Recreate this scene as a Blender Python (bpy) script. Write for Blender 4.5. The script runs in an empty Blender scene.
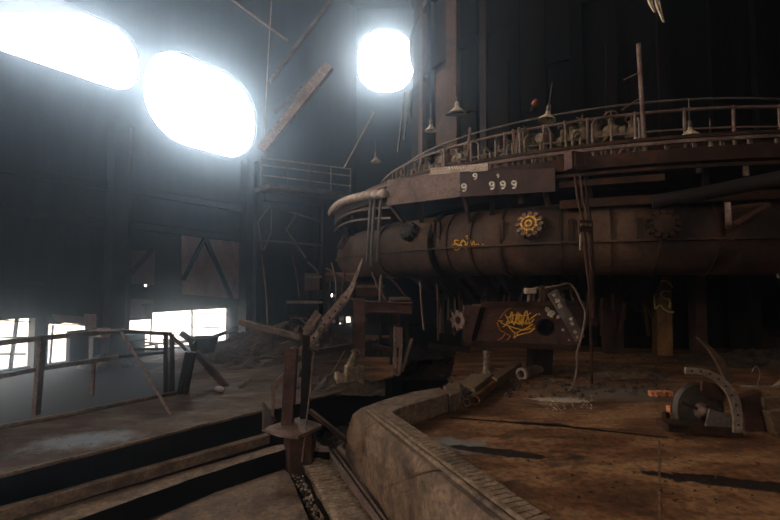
import bpy, bmesh, math, random
from mathutils import Vector, Matrix
random.seed(11)
SC = bpy.context.scene
COL = SC.collection
V = Vector
PI = math.pi
# ---------------------------------------------------------------- camera
F, TH, H = 440.0, math.atan(20 / 440.0), 1.9
CAM = V((0, 0, H))
FW = V((0, math.cos(TH), math.sin(TH))); UP = V((0, -math.sin(TH), math.cos(TH))); RT = V((1, 0, 0))
cd = bpy.data.cameras.new('camera'); cam = bpy.data.objects.new('camera', cd); COL.objects.link(cam)
cam.location = CAM; cam.rotation_euler = (PI / 2 + TH, 0, 0)
cd.sensor_width = 36; cd.lens = 36 * F / 780; cd.clip_start = 0.05; cd.clip_end = 300
SC.camera = cam
def ray(px, py): return FW + RT * ((px - 390) / F) + UP * ((260 - py) / F)
def P(px, py, z=0.0):                 # point on the horizontal plane z
    d = ray(px, py); return CAM + d * ((z - H) / d.z)
def D(px, py, Y):                     # point at distance Y in front
    d = ray(px, py); return CAM + d * (Y / d.y)
FX, FY = 7.84, 17.2                   # furnace axis
def RG(px, py, R):                    # point on a vertical cylinder of radius R about the furnace axis
    d = ray(px, py); a = d.x * d.x + d.y * d.y; b = -2 * (d.x * FX + d.y * FY); c = FX * FX + FY * FY - R * R
    q = b * b - 4 * a * c; q = max(q, 0); t = (-b - math.sqrt(q)) / (2 * a); return CAM + d * t
def ang(px, R, py=260):
    p = RG(px, py, R); return math.atan2(p.y - FY, p.x - FX)
def pol(R, a, z): return V((FX + R * math.cos(a), FY + R * math.sin(a), z))
WO, WD = V((-11.5, 13, 0)), V((4.7, 7, 0))
WL = WD.length; WU = WD / WL; WN = V((WU.y, -WU.x, 0))   # WN points into the hall
def tw(px): k = (px - 390) / F; return (13 * k + 11.5) / (4.7 - 7 * k)
def WP(px, py, off=0.0):              # point on the left wall, off metres in front of it
    d = ray(px, py); o = WO + WN * off; t = (o - CAM).dot(WN) / d.dot(WN); return CAM + d * t
# ---------------------------------------------------------------- materials
def rgb(h): 
    c = [int(h[i:i+2], 16) / 255 for i in (0, 2, 4)]
    return tuple((x / 12.92 if x < .04045 else ((x + .055) / 1.055) ** 2.4) for x in c) + (1,)
MATS = {}
def sc_(c, k): return tuple(x * k for x in c[:3]) + (1,)
def mat(name, cols, scale=2.0, rough=.75, metal=0.0, bump=.3, bscale=18, stretch=(1, 1, 1), detail=8, bdist=.02, spec=.3):
    if name in MATS: return MATS[name]
    kk = 1 if ('paint' in name or 'lens' in name or 'enamel' in name or 'dust' in name or 'brick' in name or 'faded' in name) else .72
    m = bpy.data.materials.new(name); m.use_nodes = True; nt = m.node_tree; N = nt.nodes; L = nt.links
    bs = N['Principled BSDF']; bs.inputs['Roughness'].default_value = rough; bs.inputs['Metallic'].default_value = metal
    bs.inputs['Specular IOR Level'].default_value = spec
    tc = N.new('ShaderNodeTexCoord'); mp = N.new('ShaderNodeMapping'); mp.inputs['Scale'].default_value = stretch
    L.new(tc.outputs['Object'], mp.inputs['Vector'])
    n1 = N.new('ShaderNodeTexNoise'); n1.inputs['Scale'].default_value = scale; n1.inputs['Detail'].default_value = detail
    n1.inputs['Roughness'].default_value = .65; n1.inputs['Distortion'].default_value = .4
    L.new(mp.outputs[0], n1.inputs['Vector'])
    cr = N.new('ShaderNodeValToRGB'); L.new(n1.outputs['Fac'], cr.inputs['Fac'])
    e = cr.color_ramp.elements
    n = len(cols); lo, hi = .32, .68
    e[0].position = lo; e[0].color = sc_(rgb(cols[0]), kk); e[1].position = hi; e[1].color = sc_(rgb(cols[-1]), kk)
    for i in range(1, n - 1):
        x = e.new(lo + (hi - lo) * i / (n - 1)); x.color = sc_(rgb(cols[i]), kk)
    n3 = N.new('ShaderNodeTexNoise'); n3.inputs['Scale'].default_value = bscale * 1.3; n3.inputs['Detail'].default_value = 7; n3.inputs['Roughness'].default_value = .75
    L.new(tc.outputs['Object'], n3.inputs['Vector'])
    c3 = N.new('ShaderNodeValToRGB'); L.new(n3.outputs['Fac'], c3.inputs['Fac']); c3.color_ramp.elements[0].position = .36; c3.color_ramp.elements[0].color = (.3, .26, .24, 1); c3.color_ramp.elements[1].position = .62; c3.color_ramp.elements[1].color = (1.35, 1.28, 1.2, 1)
    mx = N.new('ShaderNodeMixRGB'); mx.blend_type = 'MULTIPLY'; mx.inputs[0].default_value = .75; L.new(cr.outputs['Color'], mx.inputs[1]); L.new(c3.outputs['Color'], mx.inputs[2])
    L.new(mx.outputs[0], bs.inputs['Base Color'])
    n2 = N.new('ShaderNodeTexNoise'); n2.inputs['Scale'].default_value = bscale; n2.inputs['Detail'].default_value = 6
    L.new(mp.outputs[0], n2.inputs['Vector'])
    bp = N.new('ShaderNodeBump'); bp.inputs['Strength'].default_value = bump; bp.inputs['Distance'].default_value = bdist
    L.new(n2.outputs['Fac'], bp.inputs['Height']); L.new(bp.outputs[0], bs.inputs['Normal'])
    MATS[name] = m; return m
RUST = mat('dark rust', ['1c110b', '33200f'.replace('0f', '16'), '50321f', '2a1912'], 1.6, spec=.2)
SOOTSHADE = mat('sooty and shaded plate', ['050404', '0b0908', '1a1411', '080606'], .7, stretch=(1, 1, .3), spec=.04)  # furnace plate; also the painted shade on vertical floor and slab sides
RUSTL = mat('light rust', ['4a3830', '6d5850', '8a7269', '5d4a42'], 1.4)
RUSTR = mat('red rust', ['35211b', '50312a', '63443b', '402822'], 2.5)
RUSTO = mat('orange rust', ['2a180e', '5a3616', '85521e', '3a2212'], 3, stretch=(1, 1, .35))
PIPEM = mat('bustle rust', ['241811', '3c281d', '5b4231', '6e5340'], .8, bump=.5, bscale=9, stretch=(1, 1, .5))
STEEL = mat('sooty steel', ['120f0e', '221c1a', '342b27'], 2.2, rough=.75, spec=.15)
STEELL = mat('grey steel', ['4b4440', '6c625b', '8a7d73'], 3, rough=.55)
PALE = mat('pale dusty steel', ['7a695f', '9c8a7e', 'b3a294'], 3, rough=.6)
CONC = mat('sooty concrete', ['3a2c23', '66503f', '886f5a', '4c3c30'], 1.7, rough=.75, bump=.6, bscale=14)
CONCT = mat('worn refractory', ['43362e', '725d4c', '957d68', '584a3e'], 3, rough=.8, bump=.8, bscale=20)
SHEET = mat('wall sheeting', ['17161a', '24232a', '33323a'], .8, rough=.9, stretch=(3, 3, .4), spec=.08)
SHEETP = mat('faded red sheeting', ['6a4a48', '86625e', '9a7874', '705150'], .9, rough=.8, stretch=(1, 1, .5))  # light caught by the wall sheets is put into this paler colour
SHEETD = mat('dull faded sheet', ['4a3432', '66504c', '78605a'], 1.2)  # duller version, also lightened to look lit
BLACKM = mat('soot', ['060505', '0c0a09', '131010'], 2, rough=1, spec=.05)
WOOD = mat('charred wood', ['4a3a2c', '7a624b', '9c8062'], 6, stretch=(1, 5, 5))
BRICKO = mat('orange firebrick', ['a3583a', 'd08a60', 'e0a883'], 9, bump=.5)
CHALK = mat('white slag dust', ['6b635c', 'a39a90', 'c9c1b6'], 9, bump=.8)
PAINTY = mat('yellow paint', ['c98f2c', 'e6b23e', 'd9a238'], 9, rough=.5)
PAINTW = mat('white paint', ['b9b2aa', 'ded8d0', 'cfc8c0'], 9, rough=.5)
PAINTG = mat('pale green paint', ['a3ab62', 'c4cc80', 'b0b870'], 9, rough=.5)
PAINTO = mat('orange paint', ['8a4a16', 'b0641c', '7a3c12'], 9, rough=.5)
ENAMEL = mat('chipped enamel', ['8f8271', 'c4b59e', 'ddd0bc'], 6, rough=.4)
DISKM = mat('dull grey sheet', ['2a2622', '423b34', '554c43'], 4, rough=.6)
REDP = mat('red lens', ['601c10', '803018', '501408'], 8, rough=.4)
DEBRIS = mat('slag rubble', ['1c1613', '3a2e27', '5e4f44', '2a211c'], 5, bump=1, bscale=12)
def floor_mat():
    m = bpy.data.materials.new('cast house floor'); m.use_nodes = True; nt = m.node_tree; N = nt.nodes; L = nt.links
    bs = N['Principled BSDF']; tc = N.new('ShaderNodeTexCoord')
    def noise(s, st=(1, 1, 1), det=8, dist=.3):
        mp = N.new('ShaderNodeMapping'); mp.inputs['Scale'].default_value = st; L.new(tc.outputs['Object'], mp.inputs['Vector'])
        n = N.new('ShaderNodeTexNoise'); n.inputs['Scale'].default_value = s; n.inputs['Detail'].default_value = det
        n.inputs['Distortion'].default_value = dist; n.inputs['Roughness'].default_value = .62; L.new(mp.outputs[0], n.inputs['Vector']); return n.outputs['Fac']
    def ramp(f, stops):
        cr = N.new('ShaderNodeValToRGB'); L.new(f, cr.inputs['Fac']); e = cr.color_ramp.elements
        e[0].position, e[0].color = stops[0][0], stops[0][1]; e[1].position, e[1].color = stops[-1][0], stops[-1][1]
        for p, c in stops[1:-1]: x = e.new(p); x.color = c
        return cr.outputs['Color']
    def mix(a, b, f, mode='MIX'):
        x = N.new('ShaderNodeMixRGB'); x.blend_type = mode
        for s, v in ((0, f), (1, a), (2, b)):
            if isinstance(v, (int, float)): x.inputs[s].default_value = v
            elif isinstance(v, tuple): x.inputs[s].default_value = v
            else: L.new(v, x.inputs[s])
        return x.outputs[0]
    base = ramp(noise(.8, (1, 2.4, 1)), [(.3, rgb('42291a')), (.45, rgb('70492d')), (.58, rgb('9c7350')), (.7, rgb('7a5233'))])
    fine = ramp(noise(14), [(.38, rgb('544840')), (.6, rgb('ffffff'))])
    c = mix(base, fine, .6, 'MULTIPLY')
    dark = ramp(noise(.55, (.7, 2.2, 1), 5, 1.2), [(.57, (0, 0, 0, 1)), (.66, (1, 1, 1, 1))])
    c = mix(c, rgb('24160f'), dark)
    # darker brown left of the hall, the base rust tones right of it
    sx = N.new('ShaderNodeSeparateXYZ'); L.new(tc.outputs['Object'], sx.inputs[0])
    mr = N.new('ShaderNodeMapRange'); L.new(sx.outputs['X'], mr.inputs['Value']); mr.inputs['From Min'].default_value = -1.5; mr.inputs['From Max'].default_value = -.2
    c = mix(mix(c, rgb('241c18'), .8), c, mr.outputs[0])
    def blob(cx, cy, rx, ry, rot, soft=.5, ns=5):
        mp = N.new('ShaderNodeMapping'); mp.vector_type = 'TEXTURE'; mp.inputs['Location'].default_value = (cx, cy, 0)
        mp.inputs['Rotation'].default_value = (0, 0, rot); mp.inputs['Scale'].default_value = (rx, ry, 1); L.new(tc.outputs['Object'], mp.inputs['Vector'])
        ln = N.new('ShaderNodeVectorMath'); ln.operation = 'LENGTH'
        xy = N.new('ShaderNodeVectorMath'); xy.operation = 'MULTIPLY'; xy.inputs[1].default_value = (1, 1, 0); L.new(mp.outputs[0], xy.inputs[0]); L.new(xy.outputs[0], ln.inputs[0])
        ad = N.new('ShaderNodeMath'); ad.operation = 'ADD'; L.new(ln.outputs['Value'], ad.inputs[0])
        m2 = N.new('ShaderNodeMath'); m2.operation = 'MULTIPLY_ADD'; L.new(noise(ns), m2.inputs[0]); m2.inputs[1].default_value = 2.2; m2.inputs[2].default_value = -1.1
        L.new(m2.outputs[0], ad.inputs[1])
        r = N.new('ShaderNodeMapRange'); L.new(ad.outputs[0], r.inputs['Value']); r.inputs['From Min'].default_value = 1 - soft / 2; r.inputs['From Max'].default_value = 1 + soft / 2
        r.inputs['To Min'].default_value = 1; r.inputs['To Max'].default_value = 0; return r.outputs[0]
    p = P(85, 440); c = mix(c, rgb('6a7078'), blob(p.x, p.y, .5, .25, .3, .8))
    p = P(458, 445); c = mix(c, rgb('75726e'), blob(p.x, p.y, .34, .2, -.5, .6))
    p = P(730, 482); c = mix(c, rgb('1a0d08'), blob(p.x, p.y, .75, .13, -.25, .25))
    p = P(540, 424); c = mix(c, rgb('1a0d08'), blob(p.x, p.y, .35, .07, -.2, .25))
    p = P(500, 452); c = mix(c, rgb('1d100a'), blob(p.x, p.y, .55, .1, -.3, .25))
    p = P(615, 392); c = mix(c, rgb('6e6258'), blob(p.x, p.y, 1.1, .5, 0, .9))
    p = P(560, 400); c = mix(c, rgb('b0a596'), blob(p.x, p.y, .45, .12, -.1, .3, 9))
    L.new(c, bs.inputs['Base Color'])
    r = ramp(noise(2.0, (1, 2, 1)), [(.35, (.55, .55, .55, 1)), (.6, (.9, .9, .9, 1))]); L.new(r, bs.inputs['Roughness'])
    bs.inputs['Specular IOR Level'].default_value = .2
    bp = N.new('ShaderNodeBump'); bp.inputs['Strength'].default_value = .7; bp.inputs['Distance'].default_value = .03
    L.new(mix(noise(22, (1, 1, 1), 6), noise(3, (1, 3, 1), 6), .5), bp.inputs['Height']); L.new(bp.outputs[0], bs.inputs['Normal'])
    return m
FLOORM = floor_mat()
# ---------------------------------------------------------------- mesh builder
def frame(d):
    d = d.normalized(); a = V((0, 0, 1)) if abs(d.z) < .95 else V((1, 0, 0))
    s = d.cross(a).normalized(); return s, s.cross(d).normalized()
class MB:
    def __init__(s): s.v = []; s.f = []
    def add(s, vs, fs):
        b = len(s.v); s.v += [V(x) for x in vs]; s.f += [tuple(i + b for i in f) for f in fs]; return s
    def box(s, c, size, rz=0, tilt=None):
        c = V(c); x, y, z = [a / 2 for a in size]; M = Matrix.Rotation(rz, 3, 'Z')
        if tilt: M = M @ Matrix.Rotation(tilt[1], 3, tilt[0])
        vs = [c + M @ V((a * x, b * y, e * z)) for e in (-1, 1) for a, b in ((-1, -1), (1, -1), (1, 1), (-1, 1))]
        return s.add(vs, [(3, 2, 1, 0), (4, 5, 6, 7), (0, 1, 5, 4), (1, 2, 6, 5), (2, 3, 7, 6), (3, 0, 4, 7)])
    def ext(s, pts, vec):             # polygon pts extruded by vec
        pts = [V(p) for p in pts]; vec = V(vec); n = len(pts)
        return s.add(pts + [p + vec for p in pts], [tuple(range(n))[::-1], tuple(range(n, 2 * n))] + [(i, (i + 1) % n, n + (i + 1) % n, n + i) for i in range(n)])
    def bar(s, a, b, w, h=None, up=None):   # rectangular bar a-b, w across, h along up
        a, b = V(a), V(b); h = w if h is None else h; d = (b - a).normalized()
        if up is not None: u = V(up); u = (u - d * u.dot(d)).normalized(); r = d.cross(u)
        else: r, u = frame(d)
        o = [r * (w / 2 * i) + u * (h / 2 * j) for i, j in ((-1, -1), (1, -1), (1, 1), (-1, 1))]
        return s.add([a + x for x in o] + [b + x for x in o], [(3, 2, 1, 0), (4, 5, 6, 7), (0, 1, 5, 4), (1, 2, 6, 5), (2, 3, 7, 6), (3, 0, 4, 7)])
    def ibeam(s, a, b, w, h, t=.015, up=(0, 0, 1)):
        a, b = V(a), V(b); d = (b - a).normalized(); u = V(up); u = (u - d * u.dot(d)).normalized()
        s.bar(a + u * (h / 2 - t / 2), b + u * (h / 2 - t / 2), w, t, up); s.bar(a - u * (h / 2 - t / 2), b - u * (h / 2 - t / 2), w, t, up)
        return s.bar(a, b, t, h - 2 * t, up)
    def tube(s, pts, r, seg=10, cap=True, hollow=0):
        pts = [V(p) for p in pts]; n = len(pts); rs = r if isinstance(r, (list, tuple)) else [r] * n
        sd = None; rings = []
        for i, p in enumerate(pts):
            d = (pts[min(i + 1, n - 1)] - pts[max(i - 1, 0)]).normalized()
            if sd is None: sd, u = frame(d)
            sd = (sd - d * sd.dot(d)).normalized(); u = sd.cross(d)
            rings.append([p + (sd * math.cos(2 * PI * k / seg) + u * math.sin(2 * PI * k / seg)) * rs[i] for k in range(seg)])
        vs = [v for g in rings for v in g]
        fs = [(i * seg + k, i * seg + (k + 1) % seg, (i + 1) * seg + (k + 1) % seg, (i + 1) * seg + k) for i in range(n - 1) for k in range(seg)]
        if cap: fs += [tuple(range(seg))[::-1], tuple((n - 1) * seg + k for k in range(seg))]
        return s.add(vs, fs)
    def lathe(s, prof, o, ax=(0, 0, 1), seg=24):   # prof: (radius, height)
        o = V(o); ax = V(ax).normalized(); a, b = frame(ax); n = len(prof)
        vs = [o + ax * h + (a * math.cos(2 * PI * k / seg) + b * math.sin(2 * PI * k / seg)) * max(r, 1e-4) for r, h in prof for k in range(seg)]
        fs = [(i * seg + k, i * seg + (k + 1) % seg, (i + 1) * seg + (k + 1) % seg, (i + 1) * seg + k) for i in range(n - 1) for k in range(seg)]
        return s.add(vs, fs)
    def arc(s, R, a0, a1, prof, n=48):     # prof: closed list of (radius offset, z) swept about the furnace axis
        m = len(prof); vs = []
        for i in range(n + 1):
            a = a0 + (a1 - a0) * i / n
            vs += [pol(R + q, a, z) for q, z in prof]
        fs = [(i * m + k, i * m + (k + 1) % m, (i + 1) * m + (k + 1) % m, (i + 1) * m + k) for i in range(n) for k in range(m)]
        if abs(a1 - a0) < 2 * PI - .01: fs += [tuple(range(m))[::-1], tuple(n * m + k for k in range(m))]
        return s.add(vs, fs)
    def rock(s, c, r, sq=.7):
        bm = bmesh.new(); bmesh.ops.create_icosphere(bm, subdivisions=1, radius=1)
        k = [random.uniform(.65, 1.2) for _ in bm.verts]; R = Matrix.Rotation(random.uniform(0, 6), 3, 'Z') @ Matrix.Rotation(random.uniform(0, 3), 3, 'X')
        s.add([V(c) + V((0, 0, 0)) + Matrix.Diagonal((1, 1, sq)) @ (R @ v.co) * r * k[v.index] for v in bm.verts], [tuple(v.index for v in f.verts) for f in bm.faces]); bm.free(); return s
    def build(s, name, m, parent=None, bevel=0, smooth=False, origin=None, side=None):
        me = bpy.data.meshes.new(name)
        if parent is not None: o0 = parent.matrix_local.to_translation() if parent.parent is None else V((0, 0, 0))
        else:
            o0 = V(origin) if origin else V((sum(v.x for v in s.v) / len(s.v), sum(v.y for v in s.v) / len(s.v), min(v.z for v in s.v)))
        if parent is not None: o0 = V(parent['o0'])
        me.from_pydata([v - o0 for v in s.v], [], s.f)
        bm = bmesh.new(); bm.from_mesh(me); bmesh.ops.recalc_face_normals(bm, faces=bm.faces); bm.to_mesh(me); bm.free()
        if smooth:
            for p in me.polygons: p.use_smooth = True
            if smooth == 'a':
                me.polygons.foreach_set('use_smooth', [True] * len(me.polygons)); me.set_sharp_from_angle(angle=.7)
        me.materials.append(m)
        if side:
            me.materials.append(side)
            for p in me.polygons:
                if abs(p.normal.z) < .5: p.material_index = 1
        o = bpy.data.objects.new(name, me); COL.objects.link(o)
        if bevel:
            b = o.modifiers.new('bevel', 'BEVEL'); b.width = bevel; b.segments = 2; b.limit_method = 'ANGLE'
        o['o0'] = list(o0)
        if parent is not None: o.parent = parent
        else: o.location = o0
        return o
def tag(o, label, cat, group=None, kind=None):
    if label: o['label'] = label
    if cat: o['category'] = cat
    if group: o['group'] = group
    if kind: o['kind'] = kind
    return o
def thing(name, loc, label, cat, group=None):
    o = bpy.data.objects.new(name, None); COL.objects.link(o); o.location = V(loc); o['o0'] = list(V(loc)); o.empty_display_size = .1
    return tag(o, label, cat, group)
def struct(o, label=None): return tag(o, label, None, None, 'structure')
def dup(root, loc, label, rz=0, sc=1.0, group=None):
    r = root.copy(); COL.objects.link(r); r.location = V(loc); r.rotation_euler = (0, 0, rz); r.scale = (sc, sc, sc); r['label'] = label
    if group: r['group'] = group
    for ch in list(root.children):
        c = ch.copy(); COL.objects.link(c); c.parent = r
        for g in list(ch.children):
            d = g.copy(); COL.objects.link(d); d.parent = c
    return r
def stroke(pts, w=.01, n=5):          # smooth poly line for painted letters
    pts = [V(p) for p in pts]
    if len(pts) < 3: return pts
    out = []
    for i in range(len(pts) - 1):
        p0, p1, p2, p3 = pts[max(i - 1, 0)], pts[i], pts[i + 1], pts[min(i + 2, len(pts) - 1)]
        for k in range(n):
            t = k / n; out.append(.5 * ((2 * p1) + (p2 - p0) * t + (2 * p0 - 5 * p1 + 4 * p2 - p3) * t * t + (3 * p1 - p0 - 3 * p2 + p3) * t ** 3))
    return out + [pts[-1]]
# ================================================================ SETTING
def ragged(pts, step=.25, amp=.02, close=True):
    out = []; n = len(pts)
    for i in range(n if close else n - 1):
        a, b = V(pts[i]), V(pts[(i + 1) % n]); L = (b - a).length; k = max(1, min(60, int(L / step)))
        for j in range(k): out.append(a.lerp(b, j / k) + V((random.uniform(-amp, amp), random.uniform(-amp, amp), 0)) * (1 if j else 0))
    return out
LOW = -.8
wa, wb = WO + WD * -3.6 - WN * .25, WO + WD * 2.2 - WN * .25
struct(MB().ext([(wa.x, wa.y, LOW), (22, -12, LOW), (22, 34, LOW), (wb.x, 34, LOW), (wb.x, wb.y, LOW)], (0, 0, -.2)).build('floor', BLACKM, origin=(0, 0, 0)))
struct(MB().ext([(wa.x, wa.y, LOW), (wb.x, wb.y, LOW), (wb.x, 60, LOW), (-90, 60, LOW), (-90, wa.y, LOW)], (0, 0, -.2)).build('ground', mat('yard dust', ['8a8680', 'a8a49c', 'bcb8b0'], .5), origin=(0, 0, 0)), 'pale open yard seen through the low windows')
# raised cast house floor, left of the trench, and right of the trough
E = lambda px, py, z=0: P(px, py, z)
eL0 = E(0, 478); eL1 = E(262, 412); eL2 = E(302, 403); eL3 = E(392, 377); eL4 = E(430, 362)
cL0 = E(0, 430); cL1 = E(175, 395)
ext0 = eL0 + (eL0 - eL1).normalized() * 5; extc = cL0 + (cL0 - cL1).normalized() * 5
left = ragged([ext0, eL0, eL1, eL2, eL3, E(402, 373)], .3, .012, False) + [E(402, 366), E(398, 345), E(390, 335), E(300, 335), E(238, 347), E(212, 362), E(184, 385)] + ragged([cL1, cL0, extc], .5, .01, False)[0:] + [extc]
struct(MB().ext(left, (0, 0, -.79)).build('floor', FLOORM, origin=(0, 0, 0), side=SOOTSHADE))  # dark side material puts the trench wall's shade into the colour
r1 = E(448, 402); k0 = E(396, 418); kn = P(540, 517, .35); kf = P(386, 412, .35); kd = (kn - kf).normalized(); kext = kn + kd * 5
right = [V((kf.x, kf.y, 0)), V((kn.x, kn.y, 0)), V((kext.x, kext.y, 0)), V((17.5, kext.y, 0)), V((17.5, 26, 0)), V((4.2, 26, 0)), E(465, 348), E(456, 352), E(452, 372), E(446, 388), E(448, 392)]
struct(MB().ext(right, (0, 0, -.79)).build('floor', FLOORM, origin=(0, 0, 0), side=SOOTSHADE))  # same shade colour on this floor's vertical edges
# trench walls are the floor edges; gutter bottom
struct(MB().ext([(-12, -3, -.62), (3, -3, -.62), (3, 2.6, -.62), (.2, 7.6, -.62), (0, 10.5, -.62), (-2, 8, -.62), (-5, 4.8, -.62), (-12, 3.6, -.62)], (0, 0, -.1)).build('floor', DEBRIS, origin=(0, 0, 0)))

def wall(name, o, u, length, z0, z1, holes, m, th=.25, n=None, cham=()):
    us = sorted({0, length} | {h[i] for h in holes for i in (0, 1)}); zs = sorted({z0, z1} | {h[i] for h in holes for i in (2, 3)})
    b = MB(); o = V(o); u = V(u).normalized(); n = V((u.y, -u.x, 0)) if n is None else n
    for i in range(len(us) - 1):
        for j in range(len(zs) - 1):
            cu, cz = (us[i] + us[i + 1]) / 2, (zs[j] + zs[j + 1]) / 2
            if any(h[0] < cu < h[1] and h[2] < cz < h[3] for h in holes): continue
            q = [o + u * us[i] + V((0, 0, zs[j])), o + u * us[i + 1] + V((0, 0, zs[j])), o + u * us[i + 1] + V((0, 0, zs[j + 1])), o + u * us[i] + V((0, 0, zs[j + 1]))]
            b.ext(q, -n * th)
    for h, r in cham:  # corners filled round to imitate the bloom of the bright openings
        for cu, su in ((h[0], 1), (h[1], -1)):
            for cz, sz in ((h[2], 1), (h[3], -1)):
                k = [o + u * cu + V((0, 0, cz))] + [o + u * (cu + su * r * (1 - math.sin(g * PI / 12))) + V((0, 0, cz + sz * r * (1 - math.cos(g * PI / 12)))) for g in range(7)]
                b.ext(k, -n * th)
    return struct(b.build(name, m, origin=(0, 0, 0)))
T0 = -3.3; TZ = 2.02
SP = lambda t: (t - T0) * WL
wo = WO + WD * T0
CLZ = (7.9, 11.7)
LOWH = [(SP(tw(-260)), SP(tw(40) - .02), LOW + .05, .72), (SP(tw(40)) + .02, SP(tw(90)), LOW + .05, .5), (SP(tw(124)), SP(tw(153)), LOW + .05, .42), (SP(tw(153)), SP(tw(230)), LOW + .05, .66)]
CLH = [(SP(-.2), SP(.455), 8.75, 11.1), (SP(.47), SP(1.10), 7.4, 11.2), (SP(-3.1), SP(-.35), 8.6, 12.2)]
struct(wall('wall_left', wo, WU, (TZ - T0) * WL, LOW, 19, LOWH + CLH + [(SP(tw(145)), SP(tw(150)), 1.66, 1.74)] + [(SP(tw(a)), SP(tw(c)), WP(a, d).z, WP(a, b).z) for a, b, c, d in ((331, 294, 336, 297), (332, 327, 341, 329.5), (339, 316.5, 344.5, 320.5), (346, 317, 353.5, 323), (339, 323, 344, 325), (346, 326, 351, 328), (333, 320, 336, 323), (346, 324, 349, 325.2))], SHEET, cham=[(CLH[0], 1.0), (CLH[1], 1.75)]))
bx = (WO + WD * 2.0).x
BH = [(.15, 3.1, 13.5, 17.2), (P(337,318).x*0 + 1.1, 1.45, .55, .72), (1.55, 2.35, .25, .38), (2.0, 2.75, .62, .98)]
# small broken panes in the far wall, seen past the furnace
def bh(x0, y0, x1, y1):
    a, b = D(x0, y0, 27), D(x1, y1, 27); return (a.x - bx, b.x - bx, b.z, a.z)
BH = [bh(358, 28, 413, 92), bh(331, 294, 336, 297), bh(332, 327, 341, 329.5), bh(342, 317, 344, 321), bh(346, 317, 354, 323), bh(339, 323, 344, 325), bh(348, 326, 351, 328), bh(333, 321, 336, 323)]
wall('wall_back', (bx, 27, 0), (1, 0, 0), 18.2 - bx, LOW, 19, BH, SHEET, n=V((0, -1, 0)), cham=[(BH[0], 1.5)])
wall('wall_right', (18, 27.2, 0), (0, -1, 0), 37, LOW, 19, [], STEEL, n=V((-1, 0, 0)))
FH = [(24, 27, 5, 8)]  # unseen opening added behind the camera to let light in
wall('wall_front', (wo.x - 1, -10, 0), (1, 0, 0), 19 - wo.x, LOW, 19, FH, SHEET, n=V((0, 1, 0)))
rf = MB(); HX = [(-9, -4, -4.5, 3)]
# closed flat roof over the whole hall
rx = [wo.x - 2, -9, -3, 18.3]; ry = [-10.3, -5, 2.5, 27.5]
for i in range(3):
    for j in range(3):
        rf.ext([(rx[i], ry[j], 19), (rx[i+1], ry[j], 19), (rx[i+1], ry[j+1], 19), (rx[i], ry[j+1], 19)], (0, 0, .3))
struct(rf.build('ceiling', SHEET, origin=(0, 0, 0)))
# window bars in the two low openings
def winbars(name, segs):
    b = MB()
    for (x0, y0, x1, y1, w) in segs: b.bar(WP(x0, y0, -.1), WP(x1, y1, -.1), w)
    return struct(b.build(name, STEEL))
winbars('window_1', [(18, 311, 10, 371, .08), (0, 338, 28, 337, .05), (0, 354, 26, 354, .06), (53, 325, 50, 366, .05), (0, 320, 90, 326, .04), (64, 318, 90, 320, .05)])
winbars('window_2', [(192, 308, 192, 350, .06), (192, 313, 230, 314, .05), (192, 327, 230, 328, .05), (152, 315, 150, 345, .05), (128, 320, 127, 345, .04)])
# torn and rusty sheets on the wall, diagonals and girts
sheets = [([(121, 292), (153, 293), (152, 318), (124, 318)], 'rusty sheet hanging over the left end of the window opening'),
          ([(181, 235), (241, 242), (239, 306), (182, 297)], 'large red cladding sheet with lit paleness coloured in, above the long window opening'),
          ([(121, 250), (155, 251), (154, 285), (121, 283)], 'dark red cladding sheet with a diagonal brace left of the big pale sheet'),
          ([(52, 314), (98, 318), (92, 326), (56, 322)], 'strip of rusty cladding along the head of the left window opening'),
          ([(84, 314), (96, 314), (97, 362), (86, 360)], 'pinkish cladding strip between the two window openings')]
for q, lb in sheets:
    tag(MB().ext([WP(x, y, .06) for x, y in q], WN * .03).build('cladding_sheet', SHEETP if 'large' in lb or 'pink' in lb else SHEETD), lb, 'sheet', 'cladding sheets on the left wall')
tag(MB().ext([WP(x, y, .1) for x, y in [(139, 304), (157, 303), (151, 312), (149, 319), (146, 316), (145, 308)]], WN * .04).build('torn_sheet', RUST), 'torn scrap of sheet dangling into the top of the long window opening', 'sheet')
for q, w, lb in [([(205, 238), (232, 300)], .18, 'dark diagonal brace crossing the big pale sheet'), ([(205, 238), (183, 280)], .14, 'dark diagonal brace left edge of the big pale sheet'),
              ([(152, 250), (125, 280)], .14, 'diagonal brace over the dark red sheet on the left wall')]:
    tag(MB().bar(WP(*q[0], .35), WP(*q[1], .35), w, .1, WN).build('wall_brace', STEEL), lb, 'brace', 'diagonal wall braces')
for y0, y1, y2, lb in [(294, 303, 303, 'horizontal girt just above the window openings'), (225, 238, 240, 'horizontal girt above the pale cladding sheets'), (182, 205, 210, 'upper horizontal girt on the dark left wall')]:
    tag(MB().ibeam(WP(-60, y0 - 14 if y0 > 290 else y0 - 25, .3), WP(250, y2, .3), .16, .3, .03).build('wall_girt', STEEL), lb, 'girt', 'girts of the left wall')
for x, w, lb in [(116, .62, 'broad dark steel column between the two window openings'), (247, .55, 'steel column right of the long window opening'), (40, .34, 'steel column standing in the left window opening'), (318, .4, 'steel column at the left end of the ring pipe')]:
    p = WP(x, 330, .5); tag(MB().ibeam(V((p.x, p.y, LOW)), V((p.x, p.y, 7.3 if w > .5 else (.75 if w < .35 else 6))), w, w, .04, up=(.6, .8, 0)).build('steel_column', STEEL), lb, 'column', 'wall columns')
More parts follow.
